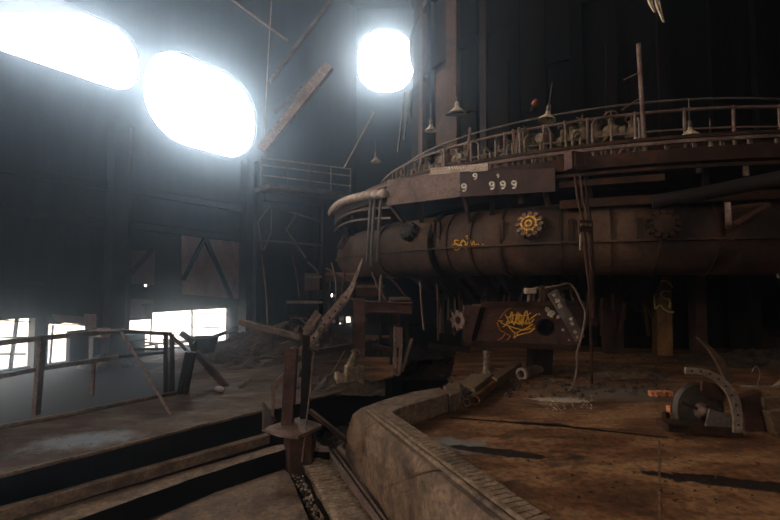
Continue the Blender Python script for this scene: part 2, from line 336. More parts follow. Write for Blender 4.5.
# ================================================================ LEFT SIDE: catwalk, trusses
def catwalk():
    Ya, Yb = 15.5, 18.2
    a, b = D(262, 188, Ya), D(352, 198, Yb); t = thing('catwalk', (a + b) / 2, 'high steel catwalk with pipe railings running to the furnace platform', 'catwalk')
    MB().bar(a, b, 1.2, .18, (0, 0, 1)).build('deck', STEELL, t)
    n = 5
    for (k, ya, yb) in ((0, 158, 169), (1, 165, 176), (2, 175, 186)):
        MB().tube([D(262, ya, Ya), D(351, yb, Yb)], .028).build('rail', PALE, t)
    for i in range(n):
        q = i / (n - 1); p = a.lerp(b, q); p2 = D(262, 158, Ya).lerp(D(351, 169, Yb), q); MB().tube([V((p2.x, p2.y, p.z)), p2], .035).build('post', STEELL, t)
    MB().ibeam(a + V((0, .3, -.25)), b + V((0, .3, -.25)), .15, .3, .02).build('girder', STEEL, t)
catwalk()
def truss(pairs, Y, w, name, lb, m):
    b = MB()
    for (x0, y0, x1, y1) in pairs: b.bar(D(x0, y0, Y), D(x1, y1, Y), w)
    return tag(b.build(name, m), lb, 'truss')
truss([(270, 205, 322, 222), (270, 205, 258, 222), (271, 207, 271, 232), (296, 215, 286, 230), (322, 222, 322, 245), (258, 222, 262, 250), (258, 240, 322, 245), (285, 228, 306, 258), (271, 232, 264, 250)], 17, .06, 'bracket_truss', 'dark angle iron truss below the high catwalk', STEELL)
tag(MB().bar(D(262, 150, 12), D(329, 66, 12), .26, .2, (0, -1, 0)).build('diagonal_brace', PALE), 'pale diagonal steel brace lit beside the bright skylight', 'brace')
tag(MB().bar(D(270, 82, 13), D(330, 2, 13), .1).build('diagonal_brace', STEELL), 'thin dark diagonal brace above the pale one', 'brace')
tag(MB().bar(D(274, 112, 14), D(322, 70, 14), .1).build('diagonal_brace', STEELL), 'short dark brace meeting the pale diagonal from the left', 'brace')
tag(MB().tube([D(222, -8, 11), D(262, 22, 11), D(288, 41, 11)], .03).build('conduit', RUSTL), 'thin reddish conduit slanting across the upper left', 'conduit')
tag(MB().tube([D(272, -5, 12), D(268, 60, 12), D(264, 135, 12)], .015).build('cable', PALE), 'thin vertical cable hanging near the pale diagonal brace', 'cable')
tag(MB().tube([D(374, 112, 15), D(344, 168, 15.5)], .025).build('guy_cable', PALE), 'slanting cable from the furnace top down to the catwalk end', 'cable')
for x0, y0, x1, y1, lb in [(405, 92, 398, 152, 'left one of two thin pipes beside the furnace shell under the bright opening'), (411, 90, 404, 140, 'right one of two thin pipes beside the furnace shell under the bright opening')]:
    tag(MB().tube([RG(x0, y0, 8.0), RG(x1, y1, 8.0)], .035).build('riser_pipe', STEELL), lb, 'pipe', 'thin riser pipes')
# ================================================================ FURNACE
fur = thing('blast_furnace', (FX, FY, LOW), 'huge dark riveted blast furnace stack rising through the hall', 'furnace')
MB().lathe([(7.0, 4.2), (6.95, 8), (6.8, 19)], (FX, FY, 0), seg=96).build('shell', SOOTSHADE, fur, smooth='a')
MB().lathe([(5.0, LOW), (5.0, 1.5), (5.3, 1.6), (6.9, 4.2)], (FX, FY, 0), seg=96).build('hearth', SOOTSHADE, fur, smooth='a')
for px, w, m in [(424, .34, RUST), (433, .2, BLACKM), (455, .5, RUST), (476, .3, BLACKM), (487, .22, STEEL), (519, .28, BLACKM), (546, .2, SOOTSHADE), (580, .3, BLACKM), (615, .25, SOOTSHADE), (668, .25, SOOTSHADE), (720, .25, BLACKM), (765, .3, SOOTSHADE)]:  # lighter rust on the left ribs imitates light, the others stay dark
    a = ang(px, 7.0); q0, q1 = pol(7.06, a, 4.2), pol(6.95, a, 19)
    MB().bar(q0, q1, w, .16, (math.cos(a), math.sin(a), 0)).build('rib', m, fur, bevel=.01)
for z in (8.9, 11.2, 14): MB().arc(7.0, 0, 2 * PI, [(-.1, z), (.08, z), (.08, z + .14), (-.1, z + .14)], 96).build('hoop', SOOTSHADE, fur)
for px, z0, z1, m in [(445, 6.2, 8.6, RUST), (500, 5.6, 7.9, SOOTSHADE), (532, 6.4, 9.8, SOOTSHADE), (560, 7.5, 9.0, SOOTSHADE)]:
    a = ang(px, 7.0); d = V((math.cos(a), math.sin(a), 0)); c = pol(7.05, a, (z0 + z1) / 2)
    MB().bar(V((c.x, c.y, z0)), V((c.x, c.y, z1)), .7, .06, d).build('shell_plate', m, fur, bevel=.01)
for px, w, m, zt in [(448, .5, STEEL, 2.1), (612, .5, RUST, 2.0), (662, .36, mat('ochre column paint', ['3a2616', '7a5630', '9c7444'], 3, stretch=(1, 1, .35)), 2.0), (698, .3, RUSTR, 2.0), (745, .5, STEEL, 2.0), (520, .4, RUST, 2.0), (570, .4, RUST, 2.0), (494, .26, RUSTR, 2)]:  # the ochre column is coloured brighter as if lit, the others darker
    c = RG(px, 330, 5.9); a = math.atan2(c.y - FY, c.x - FX); cc = MB().bar(V((c.x, c.y, 0)), V((c.x, c.y, zt)), w, w, (math.cos(a), math.sin(a), 0)).build('column', m, fur, bevel=.02)
    if px == 662:
        gp = lambda l, R=6.3: [RG(x, y, R) for x, y in l]
        b = MB()
        for l in [[(655, 309), (654, 297), (655, 287), (661, 281), (668, 282), (673, 288)], [(655, 309), (660, 305), (663, 309), (669, 312), (674, 312)], [(671, 292), (665, 291), (661, 294), (663, 298), (668, 299), (670, 303), (669, 308)]]:
            b.tube(stroke(gp(l)), .02, 6)
        g = b.build('graffiti', PAINTG, cc); g['label'] = 'pale green spray painted face outline'
    else: pass
for px in [435, 470, 482, 505, 530, 548, 590, 632]:     # small tuyere fittings round the hearth
    c = RG(px, 300, 5.3); a = math.atan2(c.y - FY, c.x - FX)
    d = V((math.cos(a), math.sin(a), 0)); c = pol(5.0, a, 1.3)
    t = MB().tube([c, c + d * .8 + V((0, 0, -.05)), c + d * 1.1 + V((0, 0, .2)), c + d * 1.9 + V((0, 0, .95))], [.16, .2, .26, .3], 14).build('tuyere_stock', RUST if px % 2 else STEEL, fur, smooth='a')
# small clutter under the ring pipe: rods and brackets
for i in range(46):
    px = random.choice([random.uniform(437, 480), random.uniform(480, 560), random.uniform(595, 655), random.uniform(555, 600)]); y0 = random.uniform(283, 312); y1 = y0 + random.uniform(8, 38)
    R = random.uniform(6.3, 7.2); z = RG(px, y0, R)
    tag(MB().bar(RG(px, y0, R), RG(px + random.uniform(-6, 6), min(y1, 336), R), random.choice([.03, .05, .09]), .05).build('hanging_rod', random.choice([RUSTL, STEELL, RUSTR, RUST])), 'rusty rod or bracket hanging in the dark below the ring pipe', 'rod', 'rods hanging below the ring pipe')
# ---------------- bustle (ring) pipe
BR, BZ, Br = 9.1, 2.74, .74
bus = thing('ring_pipe', (FX, FY, BZ - Br), 'huge rusty ring pipe curving around the furnace at head height', 'pipe')
MB().arc(BR, 0, 2 * PI, [(Br * math.cos(k * 2 * PI / 36), BZ + Br * math.sin(k * 2 * PI / 36)) for k in range(36)], 160).build('pipe', PIPEM, bus, smooth='a')
def TS(px, py, off=0):                # point and normal on the ring pipe
    R = BR + Br
    for _ in range(8):
        p = RG(px, py, R); R = BR + math.sqrt(max(.02, Br * Br - min(Br * .99, abs(p.z - BZ)) ** 2))
    p = RG(px, py, R); a = math.atan2(p.y - FY, p.x - FX); c = pol(BR, a, BZ); n = (p - c).normalized(); return c + n * (Br + off), n, a
MB().arc(BR, 0, 2 * PI, [(Br - .03, BZ - .14), (Br + .06, BZ - .14), (Br + .06, BZ - .1), (Br - .03, BZ - .1)], 160).build('seam_ledge', PIPEM, bus)
def hoop(px, w=.06, r=.06, m=RUST, a0=-100, a1=200):
    p, n, a = TS(px, 235); d = V((math.cos(a), math.sin(a), 0)); t = V((-math.sin(a), math.cos(a), 0)); c = pol(BR, a, BZ); vs = []; b = MB(); k = 28; m4 = []
    for i in range(k):
        th = math.radians(a0 + (a1 - a0) * i / (k - 1)); q = d * math.cos(th) + V((0, 0, 1)) * math.sin(th)
        m4 += [c + q * (Br - .02) - t * w / 2, c + q * (Br + r) - t * w / 2, c + q * (Br + r) + t * w / 2, c + q * (Br - .02) + t * w / 2]
    b.add(m4, [(i * 4 + j, i * 4 + (j + 1) % 4, i * 4 + 4 + (j + 1) % 4, i * 4 + 4 + j) for i in range(k - 1) for j in range(4)] + [(0, 1, 2, 3), (k * 4 - 4, k * 4 - 3, k * 4 - 2, k * 4 - 1)])
    return b.build('band', m, bus)
for px in (352, 380, 446, 470, 560, 612, 660, 720): hoop(px, .05, .04)
hoop(432, .14, .07, BLACKM); hoop(500, .05, .05)
for px in (434, 439, 502, 571, 640):   # lifting brackets on the ledge
    p, n, a = TS(px, 236); MB().box(p + V((0, 0, .12)), (.07, .09, .42), a).build('bracket', RUST, bus, bevel=.006)
def hatch(px, py, r, m, paint=False):
    p, n, a = TS(px, py, -.04)
    h = MB().lathe([(0, 0), (r * .98, 0), (r * .98, .14), (r * .8, .16), (r * .8, .2), (r * .3, .22), (0, .22)], p, n, 28).build('hatch', m, bus, smooth='a')
    s, u = frame(n)
    b = MB()
    for k in range(12):
        th = k * PI / 6; q = p + (s * math.cos(th) + u * math.sin(th)) * r + n * .1; b.tube([q - n * .08, q + n * .1], .045, 8)
    b.build('lug', m, h)
    if paint:
        b = MB(); ring = [p + n * .23 + (s * math.cos(k * PI / 14) + u * math.sin(k * PI / 14)) * r * (.62 + .05 * math.sin(k * 3.1)) for k in range(29)]
        b.tube(ring, .016, 6); b.tube([p + n * .235 + (s * math.cos(k * PI / 8) + u * math.sin(k * PI / 8)) * r * .26 for k in range(17)], .02, 6)
        for k in range(9):
            th = k * PI / 4.5; q = s * math.cos(th) + u * math.sin(th); b.tube([p + n * .23 + q * r * .62, p + n * .21 + q * r * (.8 + .2 * (k % 3 == 1))], .018, 6)
        g = b.build('graffiti', PAINTY, h); g['label'] = 'yellow sprayed sun ring on the hatch'
hatch(411, 233, .2, STEEL); hatch(531, 227, .23, RUSTL, True); hatch(345, 243, .2, PIPEM); hatch(662, 226, .22, RUST)
b = MB()
for l in [[(459, 241), (456, 240), (455, 243), (458, 245), (460, 248), (457, 250), (454, 248)], [(463, 240), (461, 244), (464, 247), (466, 243), (463, 240)], [(466, 249), (468, 243), (470, 239), (472, 245), (474, 241), (475, 246)], [(475, 246), (478, 244), (480, 246), (484, 244)], [(466, 237), (468, 236), (469, 238), (467, 239)], [(453, 245), (457, 244), (461, 246)]]:
    b.tube(stroke([TS(x, y, .012)[0] for x, y in l]), .016, 6)
g = b.build('graffiti', PAINTY, bus); g['label'] = 'yellow sprayed scrawl of looping letters'
# diagonal hangers between platform and pipe
for x0, y0, x1, y1 in [(391, 206, 404, 222), (463, 198, 470, 222), (372, 206, 378, 216), (545, 192, 548, 206), (520, 195, 522, 203)]:
    MB().bar(RG(x0, y0, 9.8), RG(x1, y1, 9.75), .14, .06).build('hanger', RUST, bus)
# ---------------- ring platform
pl = thing('ring_platform', (FX, FY, 4.0), 'curved steel platform ringing the furnace above the ring pipe', 'platform')
RO = 9.9
MB().arc(0, 0, 2 * PI, [(6.9, 4.1), (RO, 4.1), (RO, 4.19), (6.9, 4.19)], 160).build('deck', RUST, pl)
MB().arc(RO, 0, 2 * PI, [(-.06, 3.98), (.03, 3.98), (.03, 4.22), (-.06, 4.22)], 160).build('edge_beam', RUST, pl)
a0, a1 = ang(560, RO), ang(668, RO)
MB().arc(9.7, a0, a1 + .6, [(0, 3.28), (.12, 3.28), (.12, 3.44), (0, 3.44)], 40).build('lower_beam', RUST, pl)
MB().arc(9.75, a0, a1, [(0, 3.68), (.1, 3.68), (.1, 3.8), (0, 3.8)], 40).build('lower_beam', RUST, pl)
for z, r in ((5.5, .035), (5.08, .022)):
    MB().arc(8.2, 0, 2 * PI, [(r * math.cos(k * PI / 4), z + r * math.sin(k * PI / 4)) for k in range(8)], 140).build('rail', RUSTL if z > 5 else STEELL, pl, smooth=True)
amid = math.atan2(-FY, -FX)
for k in range(-12, 13):
    a = amid + k * .115; MB().tube([pol(8.2, a, 4.15), pol(8.2, a, 5.54)], .035, 8).build('post', RUSTL, pl)
for z in (5.98,):
    MB().arc(7.5, 0, 2 * PI, [(.025 * math.cos(k * PI / 3), z + .025 * math.sin(k * PI / 3)) for k in range(6)], 120).build('rail', STEELL, pl, smooth=True)
for k in range(-14, 15, 2): 
    a = amid + k * .1; MB().bar(pol(9.6, a, 3.3), pol(9.6, a, 4.1), .07, .1).build('support_strut', STEEL, pl)
hd = tag(MB().arc(7.95, 0, 2 * PI, [(.09 * math.cos(k * PI / 5), 4.78 + .09 * math.sin(k * PI / 5)) for k in range(10)], 140).build('steam_header', RUST, smooth=True), 'curved steam header pipe carrying valves behind the platform rail', 'pipe')
for R_, z_, m_ in ((9.82, 4.34, RUSTL), (9.55, 4.5, RUST), (9.9, 3.86, RUST)):
    MB().arc(R_, 0, 2 * PI, [(-.03, z_), (.03, z_), (.03, z_ + .06), (-.03, z_ + .06)], 160).build('rim', m_, pl)
for k in range(-30, 31):
    a = amid + k * .045; MB().box(pol(9.7, a, 4.3), (.06, .06, .24), a).build('rim_bracket', STEELL if k % 3 else RUSTL, pl)
# knee braces rising from the platform edge (slanting struts seen against the rails)
for x0, y0, x1, y1 in [(467, 158, 470, 128), (516, 155, 519, 128), (516, 155, 513, 130)]:
    MB().bar(RG(x0, y0, 8.6), RG(x1, y1, 8.25), .06).build('knee_brace', RUSTL, pl)
# fascia plates
RP = 10.02
p0, p1, p2 = (RG(387, 192, RP), RG(460, 184, RP), RG(555, 180, RP))
def fascia(pa, pb, zl, m, lb, name='fascia_plate'):
    nrm = (pb - pa).cross(V((0, 0, 1))).normalized()
    if nrm.y > 0: nrm = -nrm
    q = [V((pa.x, pa.y, zl[0])), V((pb.x, pb.y, zl[1])), V((pb.x, pb.y, zl[2])), V((pa.x, pa.y, zl[3]))]
    t = thing(name, (q[0] + q[1]) / 2, lb, 'plate', 'fascia plates on the platform edge')
    MB().ext(q, -nrm * .05).build('plate', m, t, bevel=.006)
    MB().bar(q[0] + nrm * .03, q[1] + nrm * .03, .08, .02).build('bottom_flange', m, t)
    return t, nrm
zz = lambda x, y: RG(x, y, RP).z
tl, nl = fascia(p0, p1, (zz(387, 205.5), zz(460, 197), zz(460, 171.5), zz(387, 180)), RUSTL, 'left fascia plate on the platform edge, in grey lilac lit tone')  # light on this plate is put into its paler colour
tr, nr = fascia(p1, p2, (zz(460, 197), zz(555, 191.5), zz(555, 168), zz(460, 171.5)), mat('shaded brown plate', ['2c1c18', '46302a', '5a3f37'], 1.2), 'right fascia plate with white marks on the platform edge, in brown shaded tone')  # darker colour stands in for the shade on this side
tb, nb_ = fascia(RG(430, 168, 9.95), RG(488, 166, 9.95), (RG(430, 175, 9.95).z, RG(488, 171, 9.95).z, RG(488, 163, 9.95).z, RG(430, 168, 9.95).z), PALE, 'narrow pale strip plate above the fascia joint')
def onplane(px, py, pa, n, off=.01):
    d = ray(px, py); o = pa + n * off; return CAM + d * ((o - CAM).dot(n) / d.dot(n))
b = MB()
for cx, cy, s in [(464, 187, 1), (492, 185, 1), (503, 184.5, 1), (514, 184, 1), (475, 176, .8), (498, 175.5, .45)]:
    b.tube(stroke([onplane(cx + s * x, cy + s * y, p1, nr) for x, y in [(2, -2), (0, -3), (-2, -1.5), (-1, .6), (1.3, .4), (2.2, -1.5), (2, 2), (.5, 4), (-1.2, 3.6)]], n=4), .017 * s + .004, 6)
g = b.build('white_marks', PAINTW, tr); g['label'] = 'white hand painted marks shaped like nines'
b = MB()
for x in (449, 452, 454.5, 457, 460, 463): b.bar(RG(x, 167, 9.93), RG(x + 1.2, 169, 9.93), .03, .02)
b.build('lettering', PAINTW, tb)
# corrugated hose along the left platform edge
aA, aB = ang(333, 10.0), ang(386, 10.1); n = 96; pts = []; rs = []
zA, zB = RG(335, 211, 10.0).z, RG(386, 193, 10.1).z
for i in range(n + 1):
    q = i / n; pts.append(pol(10.08, aA + (aB - aA) * q, zA + (zB - zA) * q + .1 * math.sin(q * PI))); rs.append(.07 + .055 * abs(math.sin(q * PI * 16)))
tag(MB().tube(pts, rs, 12).build('corrugated_hose', PALE, smooth=True), 'thick corrugated pale hose along the left edge of the furnace platform', 'hose')
for dz, lb in ((-.35, 'upper'), (-.62, 'lower')):
    tag(MB().tube([pol(9.95, aA + (aB - aA) * i / 20, zA + (zB - zA) * i / 20 + dz + .1 * math.sin(i / 20 * PI)) for i in range(21)], .03).build('curved_pipe', RUSTL), lb + ' thin curved pipe below the corrugated hose', 'pipe', 'thin curved pipes under the hose')
for x0, x1, y1, lb in [(371, 367, 262, 'leftmost of three pipes hanging from the hose end'), (375, 371, 266, 'middle one of three pipes hanging from the hose end'), (381, 377, 262, 'rightmost of three pipes hanging from the hose end')]:
    tag(MB().tube([RG(x0, 196, 9.98), RG((x0 + x1) / 2, 225, 10.0), RG(x1, y1, 9.95)], .04).build('drop_pipe', STEELL), lb, 'pipe', 'pipes hanging from the hose end')
# valves and steam fittings on the platform
def valve(loc, m, lb, grp):
    t = thing('steam_valve', loc, lb, 'valve', grp); l = V(loc)
    MB().lathe([(.05, 0), (.05, .3), (.16, .34), (.2, .46), (.16, .58), (.07, .62), (.07, .8), (0, .8)], l, seg=14).build('body', m, t, smooth='a')
    MB().tube([l + V((-.28, 0, .46)), l + V((.28, 0, .46))], [.1, .1], 12).build('flange', m, t)
    MB().lathe([(.12, -.012), (.15, 0), (.12, .012), (.11, 0), (.12, -.012)], l + V((0, 0, .84)), (0, -.5, .9), 18).build('handwheel', RUSTL, t)
    MB().tube([l + V((0, 0, .75)), l + V((0, 0, .92))], .015).build('stem', RUSTL, t)
    return t
OCH = mat('ochre crust', ['40342a', '76664e', 'a08c6c'], 6, bump=.7)
v0 = valve(RG(402, 158, 7.9).xy.to_3d() + V((0, 0, 4.74)), OCH, 'crusted steam valve standing behind the rail of the furnace platform', 'steam valves behind the platform rail')
for i, px in enumerate([416, 427, 437, 447, 458, 466, 485, 499, 507, 525, 534, 546, 563, 572, 583, 597, 612, 632]):
    p = RG(px, 150, 7.95); dup(v0, (p.x, p.y, 4.74), v0['label'], random.uniform(0, 3), random.uniform(.7, 1.1))
for px in range(392, 640, 6):
    px += random.uniform(-3, 3); R = random.uniform(8.3, 8.9); p = RG(px, 150, R); h = random.uniform(.3, 1.2)
    tag(MB().tube([V((p.x, p.y, 4.19)), V((p.x, p.y, 4.19 + h)), V((p.x + random.uniform(-.15, .15), p.y, 4.19 + h + .12))], .03, 8).build('pipe_stub', random.choice([RUSTL, OCH, STEELL])), 'short bent pipe stub rising from the furnace platform', 'pipe', 'pipe stubs on the platform')
# junction box where pipes cross the platform edge
jb = RG(578, 162, 9.9); t = thing('junction_box', jb + V((0, 0, -.2)), 'rusty box on the platform edge above the three vertical pipes', 'box')
MB().box(jb, (.5, .2, .34), .4).build('body', RUSTR, t, bevel=.015)
MB().box(jb + V((0, -.12, 0)), (.3, .03, .22), .4).build('lid', RUSTR, t, bevel=.01)
# ---------------- lamps
def lamp(p, lb, s=1):
    t = thing('bell_lamp', p, lb, 'lamp', 'industrial bell lamps'); p = V(p)
    MB().lathe([(.2, 0), (.19, .03), (.12, .09), (.06, .14), (.05, .2), (.045, .2), (.05, .13), (.11, .08), (.18, .025), (.19, 0)], p, seg=22).build('lamp_shade', ENAMEL, t, smooth='a')
    MB().lathe([(.0, .01), (.035, .03), (.04, .07), (.03, .12)], p, seg=12).build('bulb', PALE, t, smooth=True)
    MB().lathe([(.045, .19), (.055, .24), (.045, .28), (.055, .32), (.03, .37), (.012, .38), (.012, .9), (0, .9)], p, seg=12).build('socket', STEELL, t, smooth='a')
    return t
lm = lamp(RG(547, 120, 8.3), 'pale bell lamp hanging in front of the furnace, brightest of them')
lm.rotation_euler = (0, .15, 0)
for px, py, R, s, lb in [(431, 131, 8.3, .9, 'bell lamp hanging left of the cone lamp at the furnace shell'), (376, 162, 9.0, .8, 'small bell lamp hanging left of the furnace near the catwalk'),
                         (636, 144, 8.2, .75, 'dim bell lamp hanging left of the tall thin pole'), (690, 136, 8.2, .9, 'dim bell lamp right of the tall thin pole'),
                         (711, 153, 8.2, .8, 'dim bell lamp, lower of the two right of the pole'), (722, 169, 8.6, .6, 'small dim bell lamp above the thick pipe on the right')]:
    dup(lm, RG(px, py, R), lb, 0, s)
t = thing('cone_lamp', RG(457, 113, 8.3), 'wide cone shaped lamp with a tilted flat bracket beside the shell', 'lamp'); q = V(t['o0'])
MB().lathe([(.26, -.02), (.07, .16), (.04, .3), (.03, .3), (.05, .15), (.24, -.02)], q, seg=22).build('lamp_shade', ENAMEL, t, smooth='a')
MB().bar(q + V((-.35, 0, -.06)), q + V((.5, .1, .1)), .1, .03).build('bracket', STEELL, t)
MB().tube([q + V((0, 0, .28)), q + V((-.05, 0, .75))], .02).build('rod', STEELL, t)
q = RG(535, 103, 7.6); t = thing('warning_lamp', q, 'small red warning lamp on the furnace shell', 'lamp')
MB().lathe([(.08, -.05), (.09, 0), (.06, .09), (0, .13)], q, (0, -1, .3), 14).build('lens', REDP, t, smooth=True)
MB().tube([q, q + V((.1, .6, .05))], .04).build('bracket', STEEL, t)
# tall pole and right-hand high things
tag(MB().tube([RG(638.5, 44, 8.6), RG(645.5, 160, 8.6)], .045).build('tall_pole', RUSTL), 'tall thin bare pole rising from the right of the platform', 'pole')
for (x, y, x2, y2) in [(622, 110, 640, 98), (624, 80, 640, 72)]:
    tag(MB().tube([RG(x, y, 8.6), RG(x2, y2, 8.6)], .015).build('pole_bracket', RUSTL), 'thin bracket arm reaching left from the tall pole', 'bracket', 'arms on the tall pole')
def D2(x, y, Y): return D(x, y, Y)
tag(MB().tube([D(652, 202, 7.6), D(700, 194, 7.3), D(800, 174, 6.7)], .12, 16).build('thick_pipe', STEEL, smooth='a'), 'thick dark pipe crossing in front of the furnace at upper right', 'pipe')
t = thing('pipe_bracket', D(740, 222, 7.2), 'dark triangular frame with a wheel under the thick pipe', 'frame')
MB().tube([D(768, 204, 7.2), D(735, 225, 7.2)], .05).build('strut', RUSTR, t); MB().tube([D(768, 204, 7.2), D(730, 208, 7.2)], .04).build('strut', RUSTR, t)
MB().lathe([(.14, -.04), (.22, -.04), (.22, .04), (.14, .04), (.14, -.04)], D(728, 215, 7.2), (.8, -.6, 0), 20).build('wheel', RUSTL, t)
for x, y, r_, lb in [(699, 173, .05, 'small pale fitting on the platform edge above the thick pipe'), (746, 176, .05, 'small pale fitting above the thick pipe at far right')]:
    tag(MB().lathe([(r_, 0), (r_, .16), (.02, .2)], RG(x, y, 9.6), seg=10).build('pipe_fitting', PALE, smooth='a'), lb, 'fitting')
for pts, lb in [([(649, -6), (655, 12)], 'left one of two pale torn strips hanging at top right'), ([(656, -6), (664, 22)], 'right one of two pale torn strips hanging at top right')]:
    a, c = D(*pts[0], 8.0), D(*pts[1], 8.0); m_ = (a + c) / 2
    tag(MB().ext([a + V((-.05, 0, 0)), a + V((.05, 0, 0)), m_ + V((.04, .03, 0)), c + V((.015, 0, 0)), c + V((-.02, 0, 0)), m_ + V((-.05, .02, 0))], (0, .012, 0)).build('torn_strip', ENAMEL), lb, 'strip', 'torn strips at top right')
em = bpy.data.materials.new('lit bulb'); em.use_nodes = True; em.node_tree.nodes['Principled BSDF'].inputs['Emission Color'].default_value = (1, .95, .95, 1); em.node_tree.nodes['Principled BSDF'].inputs['Emission Strength'].default_value = 6
q = D(740, 10, 12); t = thing('ceiling_bulb', q, 'tiny lit bulb high in the dark at top right', 'bulb'); MB().lathe([(0, -.06), (.045, -.03), (.05, .02), (.03, .07)], q, (.5, 0, 1), 12).build('bulb', em, t, smooth=True); MB().tube([q + V((0, 0, .05)), q + V((0, .2, 12))], .012, 6).build('cord', STEEL, t)
CHALKD = mat('dusty crust', ['5a4c40', '857363', 'a08d7a'], 6, bump=.8)
# ================================================================ TRENCH, TROUGH AND RUNNERS
def slab(name, px, z, th, m, lb, cat, jit=.0, bev=.008, grp=None):
    pts = [P(x, y, z) for x, y in px]
    if jit: pts = ragged(pts, .12, jit)
    return tag(MB().ext(pts, (0, 0, -th)).build(name, m, bevel=bev if not jit else 0, side=SOOTSHADE if jit else None), lb, cat, grp)  # ragged slabs get dark sides as painted shade
def wobble(a, b, n, amp):
    return [V(a).lerp(V(b), i / n) + V((random.uniform(-amp, amp), random.uniform(-amp, amp), random.uniform(-amp, amp) * .5)) * (0 < i < n) for i in range(n + 1)]
far = P(10, 512, -.27) + (P(10, 512, -.27) - P(268, 438, -.27)).normalized() * 1.2
tag(MB().bar(far, P(268, 438, -.27), .12, .12, (0, 0, 1)).build('runner_beam', CONCT, bevel=.01), 'long straight beam along the left trench, lower left', 'beam')
slab('trench_ledge', [(-200, 585), (24, 517), (276, 445), (318, 441), (330, 452), (286, 449), (240, 463), (200, 476), (140, 497), (93, 514), (-160, 600)], -.33, .25, CONCT, 'ragged concrete ledge below the long trench beam', 'ledge', .012)
slab('cover_slab', [(60, 560), (150, 520), (215, 492), (284, 469), (290, 474), (326, 560)], -.5, .12, CONC, 'flat concrete slab at bottom centre left of the rubble strip', 'slab')
slab('runner_block', [(300, 461), (301, 449), (328, 446), (334, 458), (388, 535), (338, 535)], -.43, .15, CONCT, 'crumbling ribbed runner block between rubble strips, bottom centre', 'block', .012)
b = MB()
for i in range(26):                    # worn ribs across the runner block
    q = i / 25; a = P(303 + 34 * q, 462 + 66 * q, -.43); c = P(327 + 50 * q, 458 + 69 * q, -.43)
    b.tube(wobble(a, c, 4, .012), [.016, .022, .016, .024, .014], 6)
tag(b.build('ribbed_crust', CHALKD, smooth=True), 'rows of worn ridges crusted across the runner block', 'crust', None, 'stuff')
tag(MB().bar(P(328, 451, -.4), P(384, 530, -.4), .045, .05, (0, 0, 1)).build('angle_iron', RUSTL, bevel=.005), 'thin rusty angle iron along the right side of the runner block', 'bar')
tag(MB().bar(P(333, 450, -.42), P(391, 530, -.42), .03, .04, (0, 0, 1)).build('angle_iron', RUSTL), 'second thin rusty bar beside the runner block', 'bar')
tag(MB().tube(wobble(P(340, 449, -.5), P(402, 535, -.5), 6, .012), .055, 14).build('runner_pipe', CONC, smooth='a'), 'long dusty pipe lying between the runner block and the trough', 'pipe')
tag(MB().bar(P(310, 415, -.1) + V((0, 0, .06)), P(377, 464, -.35), .05, .06).build('fallen_brace', RUST), 'thin straight brace fallen across the gutter from the red post', 'brace')
# main trough curb
zt = .35
A0, A1, B0, B1 = P(358, 409, zt), P(488, 520, zt), P(386, 412, zt), P(540, 517, zt)
ad = (A1 - A0).normalized(); bd = (B1 - B0).normalized(); A2 = A1 + ad * 3; B2 = B1 + bd * 3
C0, C1 = P(346, 436, -.2), P(410, 522, -.2); C2 = C1 + (C1 - C0).normalized() * 3
tr = thing('trough_curb', V(((A0.x + A1.x) / 2, (A0.y + A1.y) / 2, -.6)), 'long massive concrete trough curb running into the bottom right', 'curb')
N = 14
cuts = [0, .27, .62, 1.0]
def lerp3(a, b, c, q): return a.lerp(b, q) if q <= 1 else b.lerp(c, q - 1)
segs = [(0, .2), (.212, .7), (.712, 2)]
for s0, s1 in segs:
    vs = []; b = MB(); rings = []; qs = [s0 + (min(s1, 1) - s0) * i / 6 for i in range(7)] + ([1.2, 1.6, 2] if s1 > 1 else []); K = len(qs) - 1
    for q in qs:
        a, c, d = lerp3(A0, A1, A2, q), lerp3(B0, B1, B2, q), lerp3(C0, C1, C2, q)
        j = lambda s=.003: V((random.uniform(-s, s), random.uniform(-s, s), random.uniform(-s, s) * .6))
        lo = V((d.x, d.y, -.62)); rd = a.lerp(d, .2) + V((-.03, -.012, .01)); r0 = a + (c - a) * .08 + V((0, 0, .01))
        md = a.lerp(c, .45); c3 = c + V((0, 0, -.34)); rings += [lo, d + j(), rd + j(), r0 + j(.004), md + j(.003), c + j(.012), c3]
    m = 7
    b.add(rings, [(i * m + k, i * m + (k + 1) % m, (i + 1) * m + (k + 1) % m, (i + 1) * m + k) for i in range(K) for k in range(m)] + [tuple(range(m))[::-1], tuple(K * m + k for k in range(m))])
    b.build('curb_block', CONC, tr, smooth='a')
u_ = (B0 - A0)
for f0, w in ((.3, .04), (.52, .04)):
    a, c = A0 + u_ * f0, A1 + (B1 - A1) * f0; e = A2 + (B2 - A2) * f0
    bb = MB().tube([a + V((0, 0, .015)), c + V((0, 0, .015)), e + V((0, 0, .015))], .022, 6).build('edge_rail', CONCT, tr)
b = MB()
for i in range(60):                     # brick course along the curb's right edge
    q = i / 59 * 1.5 + .05; c = lerp3(B0, B1, B2, q); 
    b.box(c + V((-.05, -.02, .0)), (.16, .052, .05), math.atan2(bd.y, bd.x) + PI / 2 + random.uniform(-.08, .08))
b.build('brick_course', CONCT, tr)
c1 = thing('low_kerb', P(410, 400, 0), 'short low kerb branching right from the far end of the trough curb', 'kerb')
MB().ext([P(x, y, .26) for x, y in [(360, 408), (385, 399), (410, 392), (440, 387), (448, 393), (430, 399), (405, 406), (388, 413)]], (0, 0, -.86)).build('kerb', CONCT, c1, bevel=.015)
